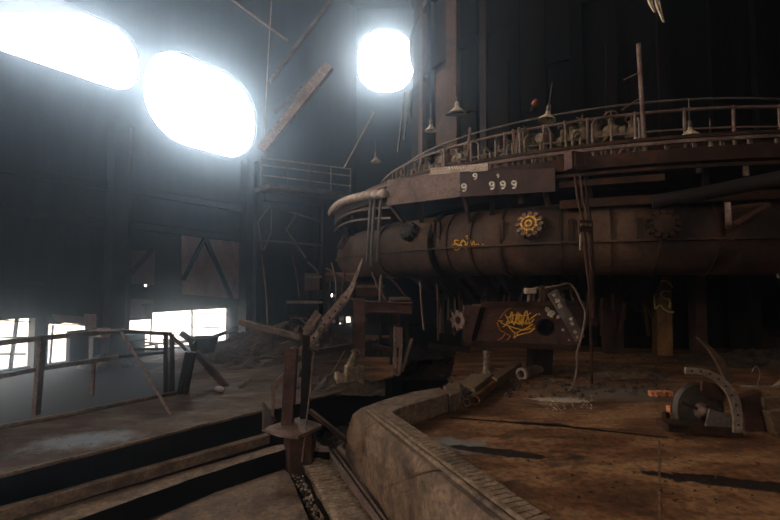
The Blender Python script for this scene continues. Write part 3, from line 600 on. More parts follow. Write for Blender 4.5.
# trench lip on the left, thin bright edging
for (a, c, lb) in [((-10, 480.5), (262, 412), 'thin steel edging strip along the far lip of the left trench'), ((300, 403.5), (393, 377), 'thin steel edging strip along the trench lip behind the red post')]:
    tag(MB().tube([q + V((0, 0, .015)) for q in wobble(P(*a), P(*c), 10, .01)], .022, 6).build('edge_strip', CONCT), lb, 'strip')
tag(MB().tube([q + V((0, 0, .02)) for q in wobble(P(-20, 433), P(176, 394), 10, .015)], .035, 6).build('floor_curb', CONC), 'low curb under the left railing at the floor edge', 'curb')
# pier head where the trench meets the posts
pr = thing('junction_plate', P(292, 428, 0), 'rusty steel plate and pier under the red post where trenches meet', 'plate')
MB().ext([P(x, y, .0) for x, y in [(262, 428), (284, 421), (300, 417), (316, 422), (322, 425), (298, 436), (280, 434)]], (0, 0, -.04)).build('plate', RUSTL, pr)
MB().ext([P(x, y, -.04) for x, y in [(284, 424), (316, 424), (312, 434), (290, 434)]], (0, 0, -.55)).build('pier', RUST, pr)
MB().ext([P(262, 430, 0), P(262, 414, 0) + V((0, 0, .16)), P(275, 421, 0)], (0.02, .03, .0)).build('gusset', RUST, pr)
# debris
def scatter(name, poly, z, n, r0, r1, m, lb, cat='rubble'):
    xs = [p[0] for p in poly]; ys = [p[1] for p in poly]; b = MB(); k = 0
    while k < n:
        x, y = random.uniform(min(xs), max(xs)), random.uniform(min(ys), max(ys)); ins = False
        for i in range(len(poly)):
            (x0, y0), (x1, y1) = poly[i], poly[i - 1]
            if (y0 > y) != (y1 > y) and x < (x1 - x0) * (y - y0) / (y1 - y0) + x0: ins = not ins
        if ins: r = random.uniform(r0, r1) ** 1; b.rock(P(x, y, z) + V((0, 0, r * .3)), r); k += 1
    return tag(b.build(name, m), lb, cat, None, 'stuff')
scatter('slag_rubble', [(286, 462), (303, 458), (342, 530), (318, 530)], -.55, 260, .008, .026, CHALKD, 'pale crumbs and slag in the strip beside the slab')
scatter('slag_rubble', [(286, 465), (302, 455), (345, 530), (316, 530)], -.6, 240, .015, .045, DEBRIS, 'dark rubble in the strip beside the slab')
scatter('slag_rubble', [(343, 440), (352, 440), (412, 525), (398, 525)], -.58, 90, .008, .022, CHALK, 'white crumbs in the dark gutter beside the trough')
scatter('slag_rubble', [(330, 432), (356, 436), (414, 530), (396, 530)], -.6, 260, .02, .06, DEBRIS, 'dark rubble filling the gutter beside the trough')
scatter('slag_rubble', [(530, 397), (592, 396), (596, 409), (550, 411)], 0, 130, .006, .018, CHALK, 'white slag crumbs on the floor below the gun')
scatter('slag_rubble', [(430, 400), (640, 372), (780, 440), (780, 510), (560, 500)], 0, 140, .004, .018, DEBRIS, 'small grit scattered over the right floor')
scatter('slag_rubble', [(440, 375), (660, 350), (670, 395), (470, 400)], 0, 260, .015, .06, DEBRIS, 'dark rubble on the floor under the gun')
scatter('slag_rubble', [(0, 435), (175, 400), (260, 400), (250, 414), (0, 470)], 0, 90, .004, .014, CONC, 'grit on the left floor')
scatter('slag_rubble', [(150, 520), (285, 475), (300, 520)], -.5, 26, .003, .014, CHALKD, 'pale chips on the concrete slab')
scatter('slag_rubble', [(310, 425), (345, 420), (360, 440), (335, 445)], -.6, 120, .02, .06, CONC, 'lumps in the gutter head by the red post')
def mound(name, c, rx, ry, h, lb, m=DEBRIS, z=0, n=26):
    vs = []; fs = []
    for j in range(n):
        for i in range(n):
            u, v = i / (n - 1) * 2 - 1, j / (n - 1) * 2 - 1; r = math.sqrt(u * u + v * v)
            k = max(0, 1 - r * r); vs.append(V((c.x + u * rx, c.y + v * ry, z - .05 + h * k * random.uniform(.7, 1.15) + .03 * random.random())))
    fs = [(j * n + i, j * n + i + 1, (j + 1) * n + i + 1, (j + 1) * n + i) for j in range(n - 1) for i in range(n - 1)]
    return tag(MB().add(vs, fs).build(name, m), lb, 'rubble', None, 'stuff')
mound('rubble_mound', P(285, 352), 2.2, 1.6, .75, 'dark rubble mound left of the hanging column')
mound('rubble_mound', P(232, 362), 1.5, 1.0, .3, 'rubble mound below the long window opening')
mound('rubble_mound', WP(175, 350, 2.0), 2.4, 1.0, .18, 'pale rubble outside the floor edge under the long window opening', CONC, LOW)
mound('rubble_mound', WP(112, 350, 1.6), 1.0, .8, .45, 'dark heap against the broad wall column', DEBRIS, LOW)
mound('rubble_mound', P(425, 365, -.6), 1.4, 1.8, .35, 'dark rubble in the trench mouth below the furnace', RUST, -.6)
mound('rubble_mound', P(388, 350), 1.4, 1.2, .3, 'dark rubble on the floor behind the central column', STEEL)
mound('rubble_mound', P(610, 372), 1.3, .7, .16, 'low heap of pale slag on the floor right of the vertical pipes', CONC)
mound('rubble_mound', P(330, 385, -.0), 1.0, .6, .2, 'dusty debris on the floor behind the posts', DEBRIS)
mound('rubble_mound', P(770, 362), 2.2, 1.0, .3, 'dark debris behind the curved flange at far right', DEBRIS)
# ================================================================ POSTS AND THE SLANTED GIRDER
Y0 = P(292, 424).y
rp = tag(MB().ibeam(V((D(292, 0, Y0).x, Y0, 0)), D(292, 348, Y0), .15, .13, .016, up=(0, 1, 0)).build('red_post', RUSTR), 'short rusty red H post standing on the junction plate', 'post')
Yb = Y0 + .25
tag(MB().ibeam(V((D(307, 0, Yb).x, Yb, -.5)), D(307, 336, Yb), .1, .1, .014, up=(0, 1, 0)).build('dark_post', STEEL), 'dark slender post right of the short red post', 'post')
tag(MB().tube([D(314, 352, Y0 - .1), D(309, 400, Y0 - .12), V(P(302, 462, -.35))], .012, 6).build('thin_rod', RUSTL), 'thin rod leaning from the slanted girder down to the runner block', 'rod')
tag(MB().bar(P(273, 419) , D(273, 388, P(273, 419).y), .04, .04).build('stub_post', RUSTL), 'short thin post under the lower end of the slanted girder', 'post')
sg = thing('slanted_girder', D(270, 390, Y0 + .2), 'long perforated steel girder slanting up in front of the furnace to a point', 'girder')
g0, g1, g2, g3 = D(272, 386, Y0 + .12), D(326, 320, Y0 + .16), D(348, 290, Y0 + .25), D(362, 259, Y0 + .3)
perp = V((math.sin(.85), 0, math.cos(.85)))
pp = lambda x, y, k: D(x, y, Y0 + .12 + k)
MB().ext([pp(*q, .1) for q in [(297, 359), (297, 350), (316, 331), (322, 318), (328, 311), (349, 287), (362, 258), (363, 259), (354, 288), (349, 299), (331, 321), (317, 336)]], (0, .02, 0)).build('web', mat('lilac rusty plate', ['7a655e', 'a38c84', 'bda59c'], 4), sg)
MB().ext([pp(297, 360, .08), pp(327, 324, .08), pp(347, 300, .1), pp(352, 289, .13), pp(353, 290, .13), pp(348, 302, .1), pp(328, 326, .08), pp(298, 362, .08)], (0, .1, 0)).build('lower_flange', RUSTL, sg)
for i in range(9):
    q = i / 8; x, y = 303 + 43 * q, 350 - 54 * q; p = pp(x, y + 1.5, .09); MB().lathe([(.0, .0), (.016, .0), (.016, .006), (0, .006)], p, (0, -1, 0), 10).build('rivet_hole', BLACKM, sg)
MB().bar(pp(287, 371, .0), pp(270, 388, -.02), .08, .04).build('lower_arm', RUSTL, sg); MB().bar(pp(287, 375, .0), pp(273, 391, -.02), .05, .04).build('lower_arm', RUSTL, sg)
MB().bar(pp(286, 373, .05), pp(298, 356, .08), .09, .03).build('lower_arm', RUSTL, sg)
for i, (x0, y0, x1, y1) in enumerate([(304, 330, 317, 311), (307, 333, 320, 314), (304, 334, 310, 325)]):
    MB().bar(pp(x0, y0, -.05 - .02 * i), pp(x1, y1, -.05 - .02 * i), .06, .05).build('clip_bar', RUSTL, sg)
ch = MB()
for i in range(9): ch.lathe([(.012, -.022), (.022, 0), (.012, .022), (.006, 0), (.012, -.022)], D(321 - i * .4, 316 + i * 4.2, Y0 + .05), (i % 2, (i + 1) % 2, .2), 10)
tag(ch.build('chain', STEELL), 'short chain dangling from the slanted girder', 'chain')
# ---------------- centre background machinery
Yc = 8.3
tag(MB().ibeam(D(359, 358, Yc), D(360, 298, Yc), .2, .2, .02, up=(0, 1, 0)).build('hanging_column', RUSTR), 'rusty upright column with a beam across its top, centre', 'column')
tag(MB().ibeam(D(353, 306, Yc), D(412, 308, Yc), .2, .2, .02).build('cross_beam', RUSTR), 'horizontal beam carried by the rusty central column', 'beam')
tag(MB().bar(D(363, 320, Yc), D(376, 314, Yc), .05).build('knee_brace', RUST), 'small knee brace under the central cross beam', 'brace')
tag(MB().tube([D(381, 275, Yc), D(380, 303, Yc)], .03).build('hanger_rod', RUSTL), 'vertical rod rising from the cross beam to the ring pipe', 'rod')
vb = thing('valve_block', D(352, 386, Yc - .3), 'pale crusted valve block at the foot of the central column', 'valve'); q = D(352, 376, Yc - .3); bse = P(352, 386).z
MB().box(D(354, 376, Yc - .3), (.32, .26, .38), .3).build('body', OCH, vb, bevel=.02)
MB().lathe([(.0, 0), (.1, 0), (.1, .2), (.13, .2), (.13, .26), (0, .26)], D(350, 378, Yc - .35), (-1, -.3, 0), 16).build('flange', PALE, vb, smooth='a')
MB().tube([D(351, 366, Yc - .3), D(356, 350, Yc - .3)], [.1, .04]).build('bonnet', OCH, vb, smooth='a')
MB().lathe([(.07, -.015), (.09, 0), (.07, .015), (.06, 0), (.07, -.015)], D(356, 352, Yc - .35), (.3, -.3, .9), 18).build('handwheel', OCH, vb)
MB().box(D(354, 386, Yc - .3) + V((0, 0, -.02)), (.4, .34, .14), .3).build('foot', CONC, vb)
hk = thing('hanging_clamp', D(398, 372, 8.1), 'rusty clamp with twin straps hanging from the right end of the cross beam', 'clamp')
MB().bar(D(398, 312, 8.1), D(398, 328, 8.1), .06).build('shank', RUST, hk); MB().box(D(398, 337, 8.1), (.16, .1, .36), .1).build('block', RUSTL, hk, bevel=.01)
for x in (395, 400.5): MB().bar(D(x, 346, 8.1), D(x - .5, 366, 8.1), .035, .06).build('strap', RUSTL, hk)
MB().tube(stroke([D(400, 366, 8.1), D(399, 374, 8.1), D(395, 373, 8.1), D(394, 368, 8.1)]), .03).build('hook', RUSTL, hk)
for i, (x, y, wx, hy, Y, m, lb) in enumerate([(314, 282, 15, 17, 11, RUST, 'rusty square housing above the hopper left of the slanted girder'), (305, 307, 32, 16, 11, BLACKM, 'dark steel hopper left of the slanted girder'),
                                      (370, 290, 26, 12, 11, RUST, 'rusty ducting piece between girder tip and cross beam'), (399, 301, 20, 8, 10, RUST, 'rusty box lying on the cross beam'),
                                      (342, 277, 30, 10, 11.5, RUSTR, 'reddish duct behind the girder tip')]):
    t = thing('machine_housing', D(x, y + hy / 2, Y), lb, 'housing'); s = Y / F
    MB().box(D(x, y, Y), (wx * s, .5, hy * s), random.uniform(-.15, .15)).build('body', m, t, bevel=.02)
    MB().box(D(x, y - hy * .3, Y - .28), (wx * s * 1.08, .05, .06)).build('lip', RUSTL if i % 2 == 0 else STEELL, t)
    for k in (-1, 1): MB().bar(D(x + k * wx * .4, y + hy / 2, Y), V((D(x + k * wx * .4, y, Y).x, Y, 0)), .06).build('leg', STEEL, t)
for i, (x0, y0, x1, y1, w, Y, m, lb) in enumerate([(240, 322, 300, 337, .12, 9.5, CONC, 'dusty pipe lying over the rubble left of the girder'), (196, 352, 232, 394, .1, 8.0, RUST, 'plank leaning down toward the small white scrap'),
          (229, 395, 252, 379, .05, 7.9, RUSTL, 'thin rod leaning right beside the leaning plank'), (205, 340, 238, 328, .08, 10, STEEL, 'dark rod sticking from the rubble at the window'),
          (300, 355, 360, 345, .12, 9, STEEL, 'dark girder lying behind the red post'), (300, 372, 350, 384, .14, 8.4, RUST, 'rusty bar lying on debris behind the posts'),
          (318, 398, 345, 350, .02, 8.2, STEELL, 'thin wire standing behind the dark post'), (372, 345, 395, 352, .1, 8.6, RUST, 'short rusty bar between the column and the clamp'),
          (402, 372, 412, 338, .05, 8.6, RUSTL, 'thin leaning bar right of the hanging clamp'), (428, 345, 470, 350, .12, 10, STEEL, 'dark pipe on the floor left of the gun')]):
    tag(MB().bar(D(x0, y0, Y), D(x1, y1, Y), w).build('scrap_bar', m, bevel=.005), lb, 'scrap')
tag(MB().rock(P(219, 392) + V((0, 0, .05)), .09).build('white_scrap', CHALK), 'small white lump at the foot of the leaning plank', 'scrap')
# bin / bollards by the window
bn = thing('scrap_bin', D(203, 348, 9.6), 'open dark scrap basket with white scraps at the long window opening', 'basket')
MB().lathe([(.24, 0), (.34, .32), (.31, .32), (.22, .02), (0, .02)], D(203, 352, 9.6), seg=8).build('basket', STEEL, bn)
for k in range(5): MB().rock(D(196 + k * 3, 346 + (k % 2), 9.6), .07).build('scrap_lump', CHALK, bn)
for x, lb in ((188, 'left one of two stub posts under the scrap basket'), (193.5, 'right one of two stub posts under the scrap basket')):
    Y = P(x, 394).y; tag(MB().bar(V((D(x, 0, Y).x, Y, 0)), D(x, 352, Y), .07, .07).build('stub_post', STEEL), lb, 'post', 'stub posts')
tag(MB().bar(D(194, 342, 9), D(181, 333, 9), .1).build('scrap_bar', STEEL), 'short thick bar poking up left of the scrap basket', 'scrap')
# ================================================================ LEFT RAILING
def rail_run():
    y1, y2 = P(36, 415).y, P(92, 395).y
    t = thing('guard_railing', P(36, 415), 'old steel guard railing along the left floor edge before the windows', 'railing')
    b0, b1, b2 = P(36, 415), P(97, 397), P(170, 391)
    T = lambda x, y, b: D(x, y, b.y)
    a = D(-60, 350, P(-60, 440).y)
    top = [a, D(42, 338, b0.y), D(118, 331, b1.y + .2)]; mid = [D(-60, 388, P(-60, 440).y), D(38, 369, b0.y), D(118, 357, b1.y + .2)]
    for l, w in ((top, .07), (mid, .06)):
        for i in range(2): MB().bar(l[i], l[i + 1], w, w, (0, 0, 1)).build('rail', STEELL, t)
    MB().bar(V((b0.x, b0.y, 0)), D(42, 336, b0.y), .1, .06).build('post', RUSTL, t)
    MB().bar(V(P(92, 396)), D(94, 362, P(92, 396).y), .05, .05).build('post', RUSTL, t)
    MB().bar(top[2], D(172, 334, b2.y), .06, .06, (0, 0, 1)).build('rail', STEEL, t); MB().bar(D(118, 357, b1.y + .2), D(168, 352, b2.y), .05).build('rail', STEEL, t)
    MB().bar(D(130, 349, b2.y), D(172, 349, b2.y), .04).build('rail', STEEL, t)
    for x, y in ((166, 392), (172, 394)): MB().bar(V(P(x, y)), D(x, 334, P(x, y).y), .06).build('post', STEEL, t)
    for x in (171,): MB().bar(D(172, 336, b2.y), D(186, 350, b2.y + .3), .04).build('rail', STEEL, t)
rail_run()
q = P(171, 415); tag(MB().tube([D(90, 331, q.y + .8), D(121, 331, q.y + .7), V(q)], .02, 8).build('bent_rod', RUSTL), 'thin bent rod leaning from the railing down to the left floor', 'rod')
hp = thing('stacked_scrap', WP(110, 356, 1.2), 'dark stack of bundled sheets and boards by the broad column', 'stack')
for i, (x, y, w_, h_, m) in enumerate([(118, 352, 1.6, .9, STEEL), (77, 350, .5, 1.0, STEEL), (103, 350, .28, 1.2, SHEETP), (128, 362, 1.5, .4, STEEL)]):
    c = WP(x, y, 1.2); MB().box(c + V((0, 0, .1)), (w_, .3, h_), math.atan2(WU.y, WU.x)).build('board', m, hp, bevel=.02)
for i in range(5):
    tag(MB().box(WP(102.5, 340 + i * 4.2, 1.0), (.22, .15, .09), .6).build('pale_block', OCH), 'small pale block in the column of blocks beside the broad column', 'block', 'pale blocks by the broad column')
for i in range(9):
    x = random.uniform(125, 215); c = WP(x, random.uniform(340, 349), 1.5); d = V((random.uniform(-.9, .9), random.uniform(-.4, .4), random.uniform(-.1, .15)))
    tag(MB().bar(c - d, c + d, random.uniform(.06, .16), .05).build('loose_board', random.choice([STEEL, CONC, RUSTL])), 'loose board on the rubble at the long window opening', 'board', 'loose boards under the window')
# ================================================================ MUD GUN
Yg = 8.6; G = lambda x, y, k=0: D(x, y, Yg + k)
mg = thing('mud_gun', G(525, 348), 'rusty tapered clay gun body sprayed with yellow graffiti under the ring pipe', 'machine')
front = [G(479, 306), G(584, 304), G(589, 322), G(577, 347), G(471, 342)]
bd_ = MB().ext(front, (0, .7, .0)).build('body', RUSTR, mg, bevel=.02)
MB().ext([G(464, 305, -.02), G(483, 306, -.02), G(471, 342, -.02), G(464, 340, -.02), G(463, 320, -.02)], (0, .1, 0)).build('end_plate', RUSTR, mg, bevel=.008)
MB().bar(G(471, 343, -.04), G(578, 348, -.04), .07, .1, (0, 0, 1)).build('bottom_flange', RUST, mg); MB().bar(G(481, 304.5, -.04), G(585, 303.5, -.04), .06, .1, (0, 0, 1)).build('top_flange', RUST, mg)
MB().ext([G(480, 308, -.03), G(486, 307, -.03), G(476, 341, -.03), G(471, 341, -.03)], (0, .04, 0)).build('edge_rib', BLACKM, mg)
nr_ = V((0, -1, 0)); clamp = MB().lathe([(.08, -.06), (.17, -.06), (.17, .06), (.08, .06), (.08, -.06)], G(460, 320, .1), (-.8, -.6, 0), 20)
for k in range(8): th = k * PI / 4; s, u = frame(V((-.8, -.6, 0))); clamp.tube([G(460, 320, .1) + (s * math.cos(th) + u * math.sin(th)) * .17 - V((-.8, -.6, 0)) * .08, G(460, 320, .1) + (s * math.cos(th) + u * math.sin(th)) * .17 + V((-.8, -.6, 0)) * .08], .035, 6)
clamp.build('nozzle_clamp', RUSTL, mg)
MB().lathe([(.0, .05), (.13, .05), (.13, -.02), (.16, -.02), (.16, .05)], G(545, 327, -.03), (0, -1, 0), 28).build('port', BLACKM, mg)
MB().lathe([(.14, 0), (.165, 0), (.165, .035), (.14, .035), (.14, 0)], G(545, 327, -.02), (0, -1, 0), 28).build('port_ring', STEEL, mg, smooth='a')
MB().bar(G(552, 292, -.12), G(580, 339, -.12), .2, .06, (0, -1, 0)).build('diagonal_strap', STEELL, mg, bevel=.008)
for x, y, r in [(554, 295, .05), (557, 301, .07), (560, 306, .06), (572, 324, .06), (575, 332, .045), (551, 313, .1), (547, 309, .06), (558, 317, .05), (566, 312, .03), (571, 319, .045), (563, 330, .04), (539, 314, .03), (569, 340, .03), (577, 337, .035)]:
    b = MB(); c_ = G(x, y, -.155 if (x > 566 or y < 308) else -.012); b.ext([c_ + V((math.cos(k * PI / 5) * r * random.uniform(.4, 1), 0, math.sin(k * PI / 5) * r * random.uniform(.4, 1))) for k in range(10)], (0, -.008, 0)); b.build('scraped_patch', ENAMEL, mg)
for x0, x1 in ((528, 538),):
    MB().tube(stroke([G(528, 306, .2), G(530, 293, .2), G(534, 289, .2), G(540, 290, .2), G(539, 306, .2)]), .035, 8).build('lifting_loop', RUSTL, mg)
MB().bar(G(541, 287, .2), G(570, 288, .2), .08, .06).build('top_bar', RUST, mg); MB().box(G(530, 291, .1), (.2, .2, .12)).build('cap', PALE, mg, bevel=.02)
MB().box(G(552, 295, .3), (.3, .3, .28)).build('gearbox', RUST, mg, bevel=.02)
MB().bar(G(540, 345, .4), V((G(540, 345, .4).x, Yg + .5, 0)), .4, .4).build('pedestal', STEEL, mg)
b = MB(); st = lambda l: b.tube(stroke([G(x, y, -.012) for x, y in l], n=4), .011, 6)
for l in [[(508, 320), (511, 323), (513, 318), (512, 312), (510, 318), (513, 323), (516, 322), (517, 315)], [(517, 315), (516, 322), (520, 324), (522, 318), (519, 313), (518, 319), (521, 324)], [(522, 324), (524, 315), (527, 311), (527, 319), (525, 323), (529, 322)],
          [(500, 322), (506, 325), (515, 328), (524, 330), (531, 328)], [(509, 327), (515, 333), (520, 331), (527, 328), (533, 324)], [(515, 333), (514, 338), (518, 334)], [(529, 320), (533, 317), (537, 314)], [(498, 321), (503, 321)], [(505, 314), (508, 320), (506, 323)], [(511, 312), (514, 325), (518, 312), (522, 326), (526, 311), (530, 325)], [(507, 318), (514, 315), (524, 316), (531, 313)], [(503, 327), (512, 322), (528, 324), (534, 319)], [(516, 336), (522, 334), (530, 332), (535, 328)]]: st(l)
g = b.build('graffiti', PAINTY, bd_); g['label'] = 'yellow sprayed looping tag'
b = MB()
for l in [[(497, 322), (500, 330), (505, 333), (502, 338), (498, 340)], [(504, 333), (510, 336), (507, 340)], [(527, 330), (532, 329), (535, 325)], [(500, 318), (507, 310), (512, 308)]]: b.tube(stroke([G(x, y, -.01) for x, y in l], n=4), .013, 6)
g = b.build('graffiti', PAINTO, bd_); g['label'] = 'darker orange spray lines around the yellow tag'
tag(MB().tube(stroke([G(545, 288, -.05), G(558, 286, -.1), G(569, 284, -.1), G(576, 291, -.15), G(580, 300, -.2), G(585, 311, -.25), G(584, 325, -.3), G(580, 342, -.35), G(577, 354, -.5), G(577, 370, -.7), G(573, 386, -1.0), G(568, 391, -1.0)]), .022, 8).build('looping_cable', RUSTL, smooth=True), 'pale cable looping over the clay gun and down to the floor', 'cable')
# vertical pipes with box
def pr_(pts, r, m, lb): return tag(MB().tube(stroke([D(x, y, Y) for x, y, Y in pts]), r, 10).build('vertical_pipe', m, smooth=True), lb, 'pipe', 'vertical pipes from the platform')
yb = P(592, 384).y
pr_([(575, 176, 8.0), (578, 200, 7.7), (583, 222, 7.55), (586, 260, 7.55), (590, 300, 7.55), (592, 384, yb)], .024, RUST, 'leftmost of three pipes dropping from the platform box to the floor')
pr_([(580, 176, 8.0), (583, 200, 7.7), (588, 222, 7.55), (590, 260, 7.55), (593, 318, 7.55)], .022, RUSTR, 'middle one of three pipes dropping from the platform box')
pr_([(585, 178, 8.0), (588, 205, 7.7), (591, 222, 7.55), (593, 260, 7.55), (592, 310, 7.55)], .02, RUST, 'rightmost of three pipes dropping from the platform box')
cb = thing('pipe_clamp', D(585, 231, 7.45), 'small rusty clamp plate with three pale bolts across the vertical pipes', 'clamp')
MB().box(D(585.5, 226, 7.45), (.24, .06, .2)).build('plate', RUST, cb, bevel=.01)
for x in (581.5, 585.5, 589.5): MB().lathe([(0, .05), (.025, .04), (.03, 0), (0, 0)], D(x, 225, 7.42), (0, -1, 0), 8).build('bolt', PAINTY if x < 0 else OCH, cb)
tag(MB().bar(D(580.5, 234, 7.4), D(580, 250, 7.4), .025).build('pale_strip', PALE), 'short pale strip hanging left of the vertical pipes', 'strip')
# ---------------- sleepers, pipes, pole in front of the gun
slp = thing('sleeper', P(480, 390), 'thick old timber sleeper lying on bundled pipes below the gun', 'timber')
MB().ext([P(x, y, .2) for x, y in [(459, 383.5), (472, 373), (494, 373), (475, 388)]], (0, 0, -.09)).build('timber', WOOD, slp, bevel=.012)
tag(MB().ext([P(x, y, .18) for x, y in [(490, 376), (516, 360), (522, 362), (497, 379)]], (0, 0, -.16)).build('sleeper', WOOD, bevel=.012), 'second timber sleeper receding behind the thick one', 'timber')
tag(MB().ext([P(x, y, .24) for x, y in [(443, 385), (459, 380), (462, 391), (450, 396)]], (0, 0, -.26)).build('stone_block', CONCT, bevel=.02), 'squared refractory block left of the timber sleeper', 'block')
dsl = (P(494, 373, .1) - P(475, 388, .1)).normalized()
for x, y, r, m, lb in [(460, 395, .075, STEELL, 'leftmost open pipe end under the timber sleeper'), (467, 399, .06, CONC, 'lowest open pipe end under the timber sleeper'), (475, 397, .07, RUSTO, 'orange open pipe end under the timber sleeper'), (470, 393, .055, STEEL, 'dark open pipe end in the middle of the bundle'), (479, 392, .05, RUST, 'rightmost thin pipe beside the timber sleeper')]:
    c = P(x, y + 3.5, .08); t = thing('bundled_pipe', c, lb, 'pipe', 'pipe bundle under the sleeper'); L_ = dsl * 1.4
    MB().lathe([(r * .7, .3), (r * .7, 0), (r, 0), (r, 1.5), (r * .7, 1.5)], c, dsl, 14).build('pipe', m, t, smooth='a')
pc = P(487, 373, .2); tag(MB().lathe([(.12, -.03), (.1, .0), (.065, .06), (.06, .34), (.068, .35), (.068, .41), (.045, .41), (.045, .2)], (pc.x, pc.y, .2), seg=16).build('upright_stub', mat('spotted pipe', ['3a302a', '6a5c50', 'b8aca0'], 14), smooth='a'), 'short upright pale spotted pipe stub on the timber sleeper', 'pipe')
c = P(521, 380, 0) + V((0, 0, .11)); pd = (P(575, 362) - P(521, 378)); pd.z = 0; pd.normalize()
t = thing('hollow_pipe', c, 'hollow pipe with a pale open end lying on the floor below the gun', 'pipe')
MB().lathe([(.085, .4), (.085, .05), (.1, .05), (.1, 1.1), (.085, 1.1)], c, pd, 18).build('pipe', CONC, t, smooth='a'); MB().lathe([(.07, .08), (.07, 0), (.115, 0), (.115, .08), (.07, .08)], c, pd, 18).build('end_collar', PALE, t, smooth='a')
for x, y, w_, lb in [(590, 372, .5, 'flat scrap plank on the floor right of the cable end'), (596, 379, .35, 'short pale scrap plank below the flat one'), (640, 368, .6, 'dark timber on the floor left of the brick row'), (555, 392, .3, 'small scrap bar near the white slag crumbs')]:
    tag(MB().box(P(x, y) + V((0, 0, .04)), (w_, .1, .05), random.uniform(-.3, .3)).build('scrap_plank', CONC if 'pale' in lb else WOOD, bevel=.005), lb, 'plank')
# ================================================================ RIGHT FOREGROUND
for i in range(6):
    q = P(651 + i * 3.9, 396 + .3 * (i % 2)); h = .05
    tag(MB().box(q + V((0, 0, .045)), (.048, .1, .085), random.uniform(-.15, .15)).build('firebrick', BRICKO, bevel=.006), 'orange firebrick in the small row left of the curved flange', 'brick', 'row of orange firebricks')
for x, y in ((666, 421), (670, 414)): tag(MB().box(P(x, y) + V((0, 0, .06)), (.07, .07, .12), .3).build('broken_firebrick', BRICKO if y < 418 else RUST, bevel=.008), 'broken firebrick at the left foot of the disc' if y < 418 else 'dark broken brick at the left foot of the disc', 'brick')
Yf = P(705, 436).y
K = lambda x, y, k=0: D(x, y, Yf + k)
df = thing('foundation_plate', K(705, 436), 'low rusty base plate with bolt holes under the grey disc and curved flange', 'plate')
MB().ext([K(668, 424, -.1), K(742, 428, -.1), K(744, 438, -.1), K(668, 432, -.1)], (0, .25, 0)).build('plate', RUST, df, bevel=.01)
for x in range(672, 690, 5): MB().lathe([(0, .01), (.014, .01), (.014, 0)], K(x, 427 + (x - 672) * .04, -.11), (0, -1, 0), 8).build('bolt_hole', BLACKM, df)
ds = thing('grey_disc', K(697, 436, .12), 'large dull grey half sunken disc with a hub, lower right', 'disc')
cx, cy = 699, 410; R_ = 27 * Yf / F
ctr = K(cx, cy, .15); nn = V((.1, -1, .05)).normalized()
MB().lathe([(0, .02), (R_ * .3, .025), (R_ * .95, .03), (R_, .0), (R_, -.04), (0, -.04)], ctr, nn, 48).build('disc', DISKM, ds, smooth='a')
MB().lathe([(0, .12), (.045, .1), (.07, .05), (.1, .03)], ctr, nn, 16).build('hub', RUSTL, ds, smooth='a')
s, u = frame(nn)
for k in range(3): th = .4 + k * 2.2; MB().bar(ctr + nn * .04, ctr + nn * .04 + (s * math.cos(th) + u * math.sin(th)) * R_ * .85, .04, .025, nn).build('spoke', RUST, ds)
fl = thing('curved_flange', K(712, 425, -.12), 'pale quarter ring flange with bolt holes standing on edge, lower right', 'flange')
cc = [(686, 370), (698, 370.5), (708, 373), (718, 378), (727, 386), (733, 395), (737, 406), (738.5, 420), (738.5, 428)]
out = [(686, 367.5), (699, 368), (710, 370.5), (721, 375.5), (731, 384), (738, 394), (742, 406), (743, 420), (743, 433)]; inn = [(686, 374), (698, 374), (707, 376.5), (715, 381), (723, 388), (729, 397), (732, 407), (734, 420), (734, 433)]
MB().ext([K(x, y, -.15) for x, y in out] + [K(x, y, -.15) for x, y in inn[::-1]], (0, .035, 0)).build('flange', mat('worn flange', ['6a5c52', '85766a', '9a8a7d'], 5), fl, bevel=.004)
b = MB()
for x, y in [(692, 371), (701, 371.5), (710, 374), (718.5, 379), (726, 386.5), (732, 395), (736, 405), (738, 415), (738.5, 425)]: MB().lathe([(0, .004), (.014, .004), (.014, 0)], K(x, y, -.155), (0, -1, 0), 8).build('bolt_hole', BLACKM, fl)
MB().ext([K(x, y, -.1) for x, y in [(710, 409), (722, 413), (735, 414), (735, 428), (706, 426)]], (0, .03, 0)).build('gusset', STEELL, fl)
MB().ext([K(x, y, .0) for x, y in [(703, 381), (716, 384), (727, 394), (724, 402), (710, 397), (702, 391)]], (0, .04, 0)).build('torn_plate', RUST, fl)
pk = [(698, 337, .16), (712, 350, .16), (721, 362, .17), (726, 372, .18), (732, 384, .2)]
b = MB(); Lf = [K(x, y, .3) for x, y, _ in pk]; wd = [.008, .025, .042, .045, .04]; n = len(pk)
b.ext([Lf[i] + V((-wd[i], 0, -wd[i] * .5)) for i in range(n)] + [Lf[i] + V((wd[i], 0, wd[i] * .5)) for i in range(n)][::-1], (0, .05, 0))
tag(b.build('bent_plank', mat('dry wood', ['3a2a1e', '54402c', '6a5238'], 5), bevel=.004), 'bent pointed plank leaning up behind the curved flange', 'plank')
for pts, dpt, m, lb in [([(740, 398), (762, 391), (763, 410), (742, 412)], .1, RUST, 'torn rusty sheet standing right of the curved flange'), ([(743, 411), (776, 409), (778, 433), (745, 432)], .15, RUSTR, 'dark red plate low at the right edge of the picture'),
                        ([(764, 398), (786, 396), (786, 410), (765, 408)], .05, CONC, 'pale broken slab at the right edge of the picture'), ([(770, 412), (790, 410), (790, 432), (776, 436)], -.05, CONC, 'grey chunk below the pale broken slab')]:
    tag(MB().ext([K(x, y, dpt) for x, y in pts], (0, .12, 0)).build('scrap_plate', m, bevel=.008), lb, 'scrap')
tag(MB().tube([K(740, 386, .3), K(764, 387, .2), K(790, 387, .1)], .016, 8).build('pale_conduit', STEELL), 'thin pale conduit poking in from the right edge', 'conduit')
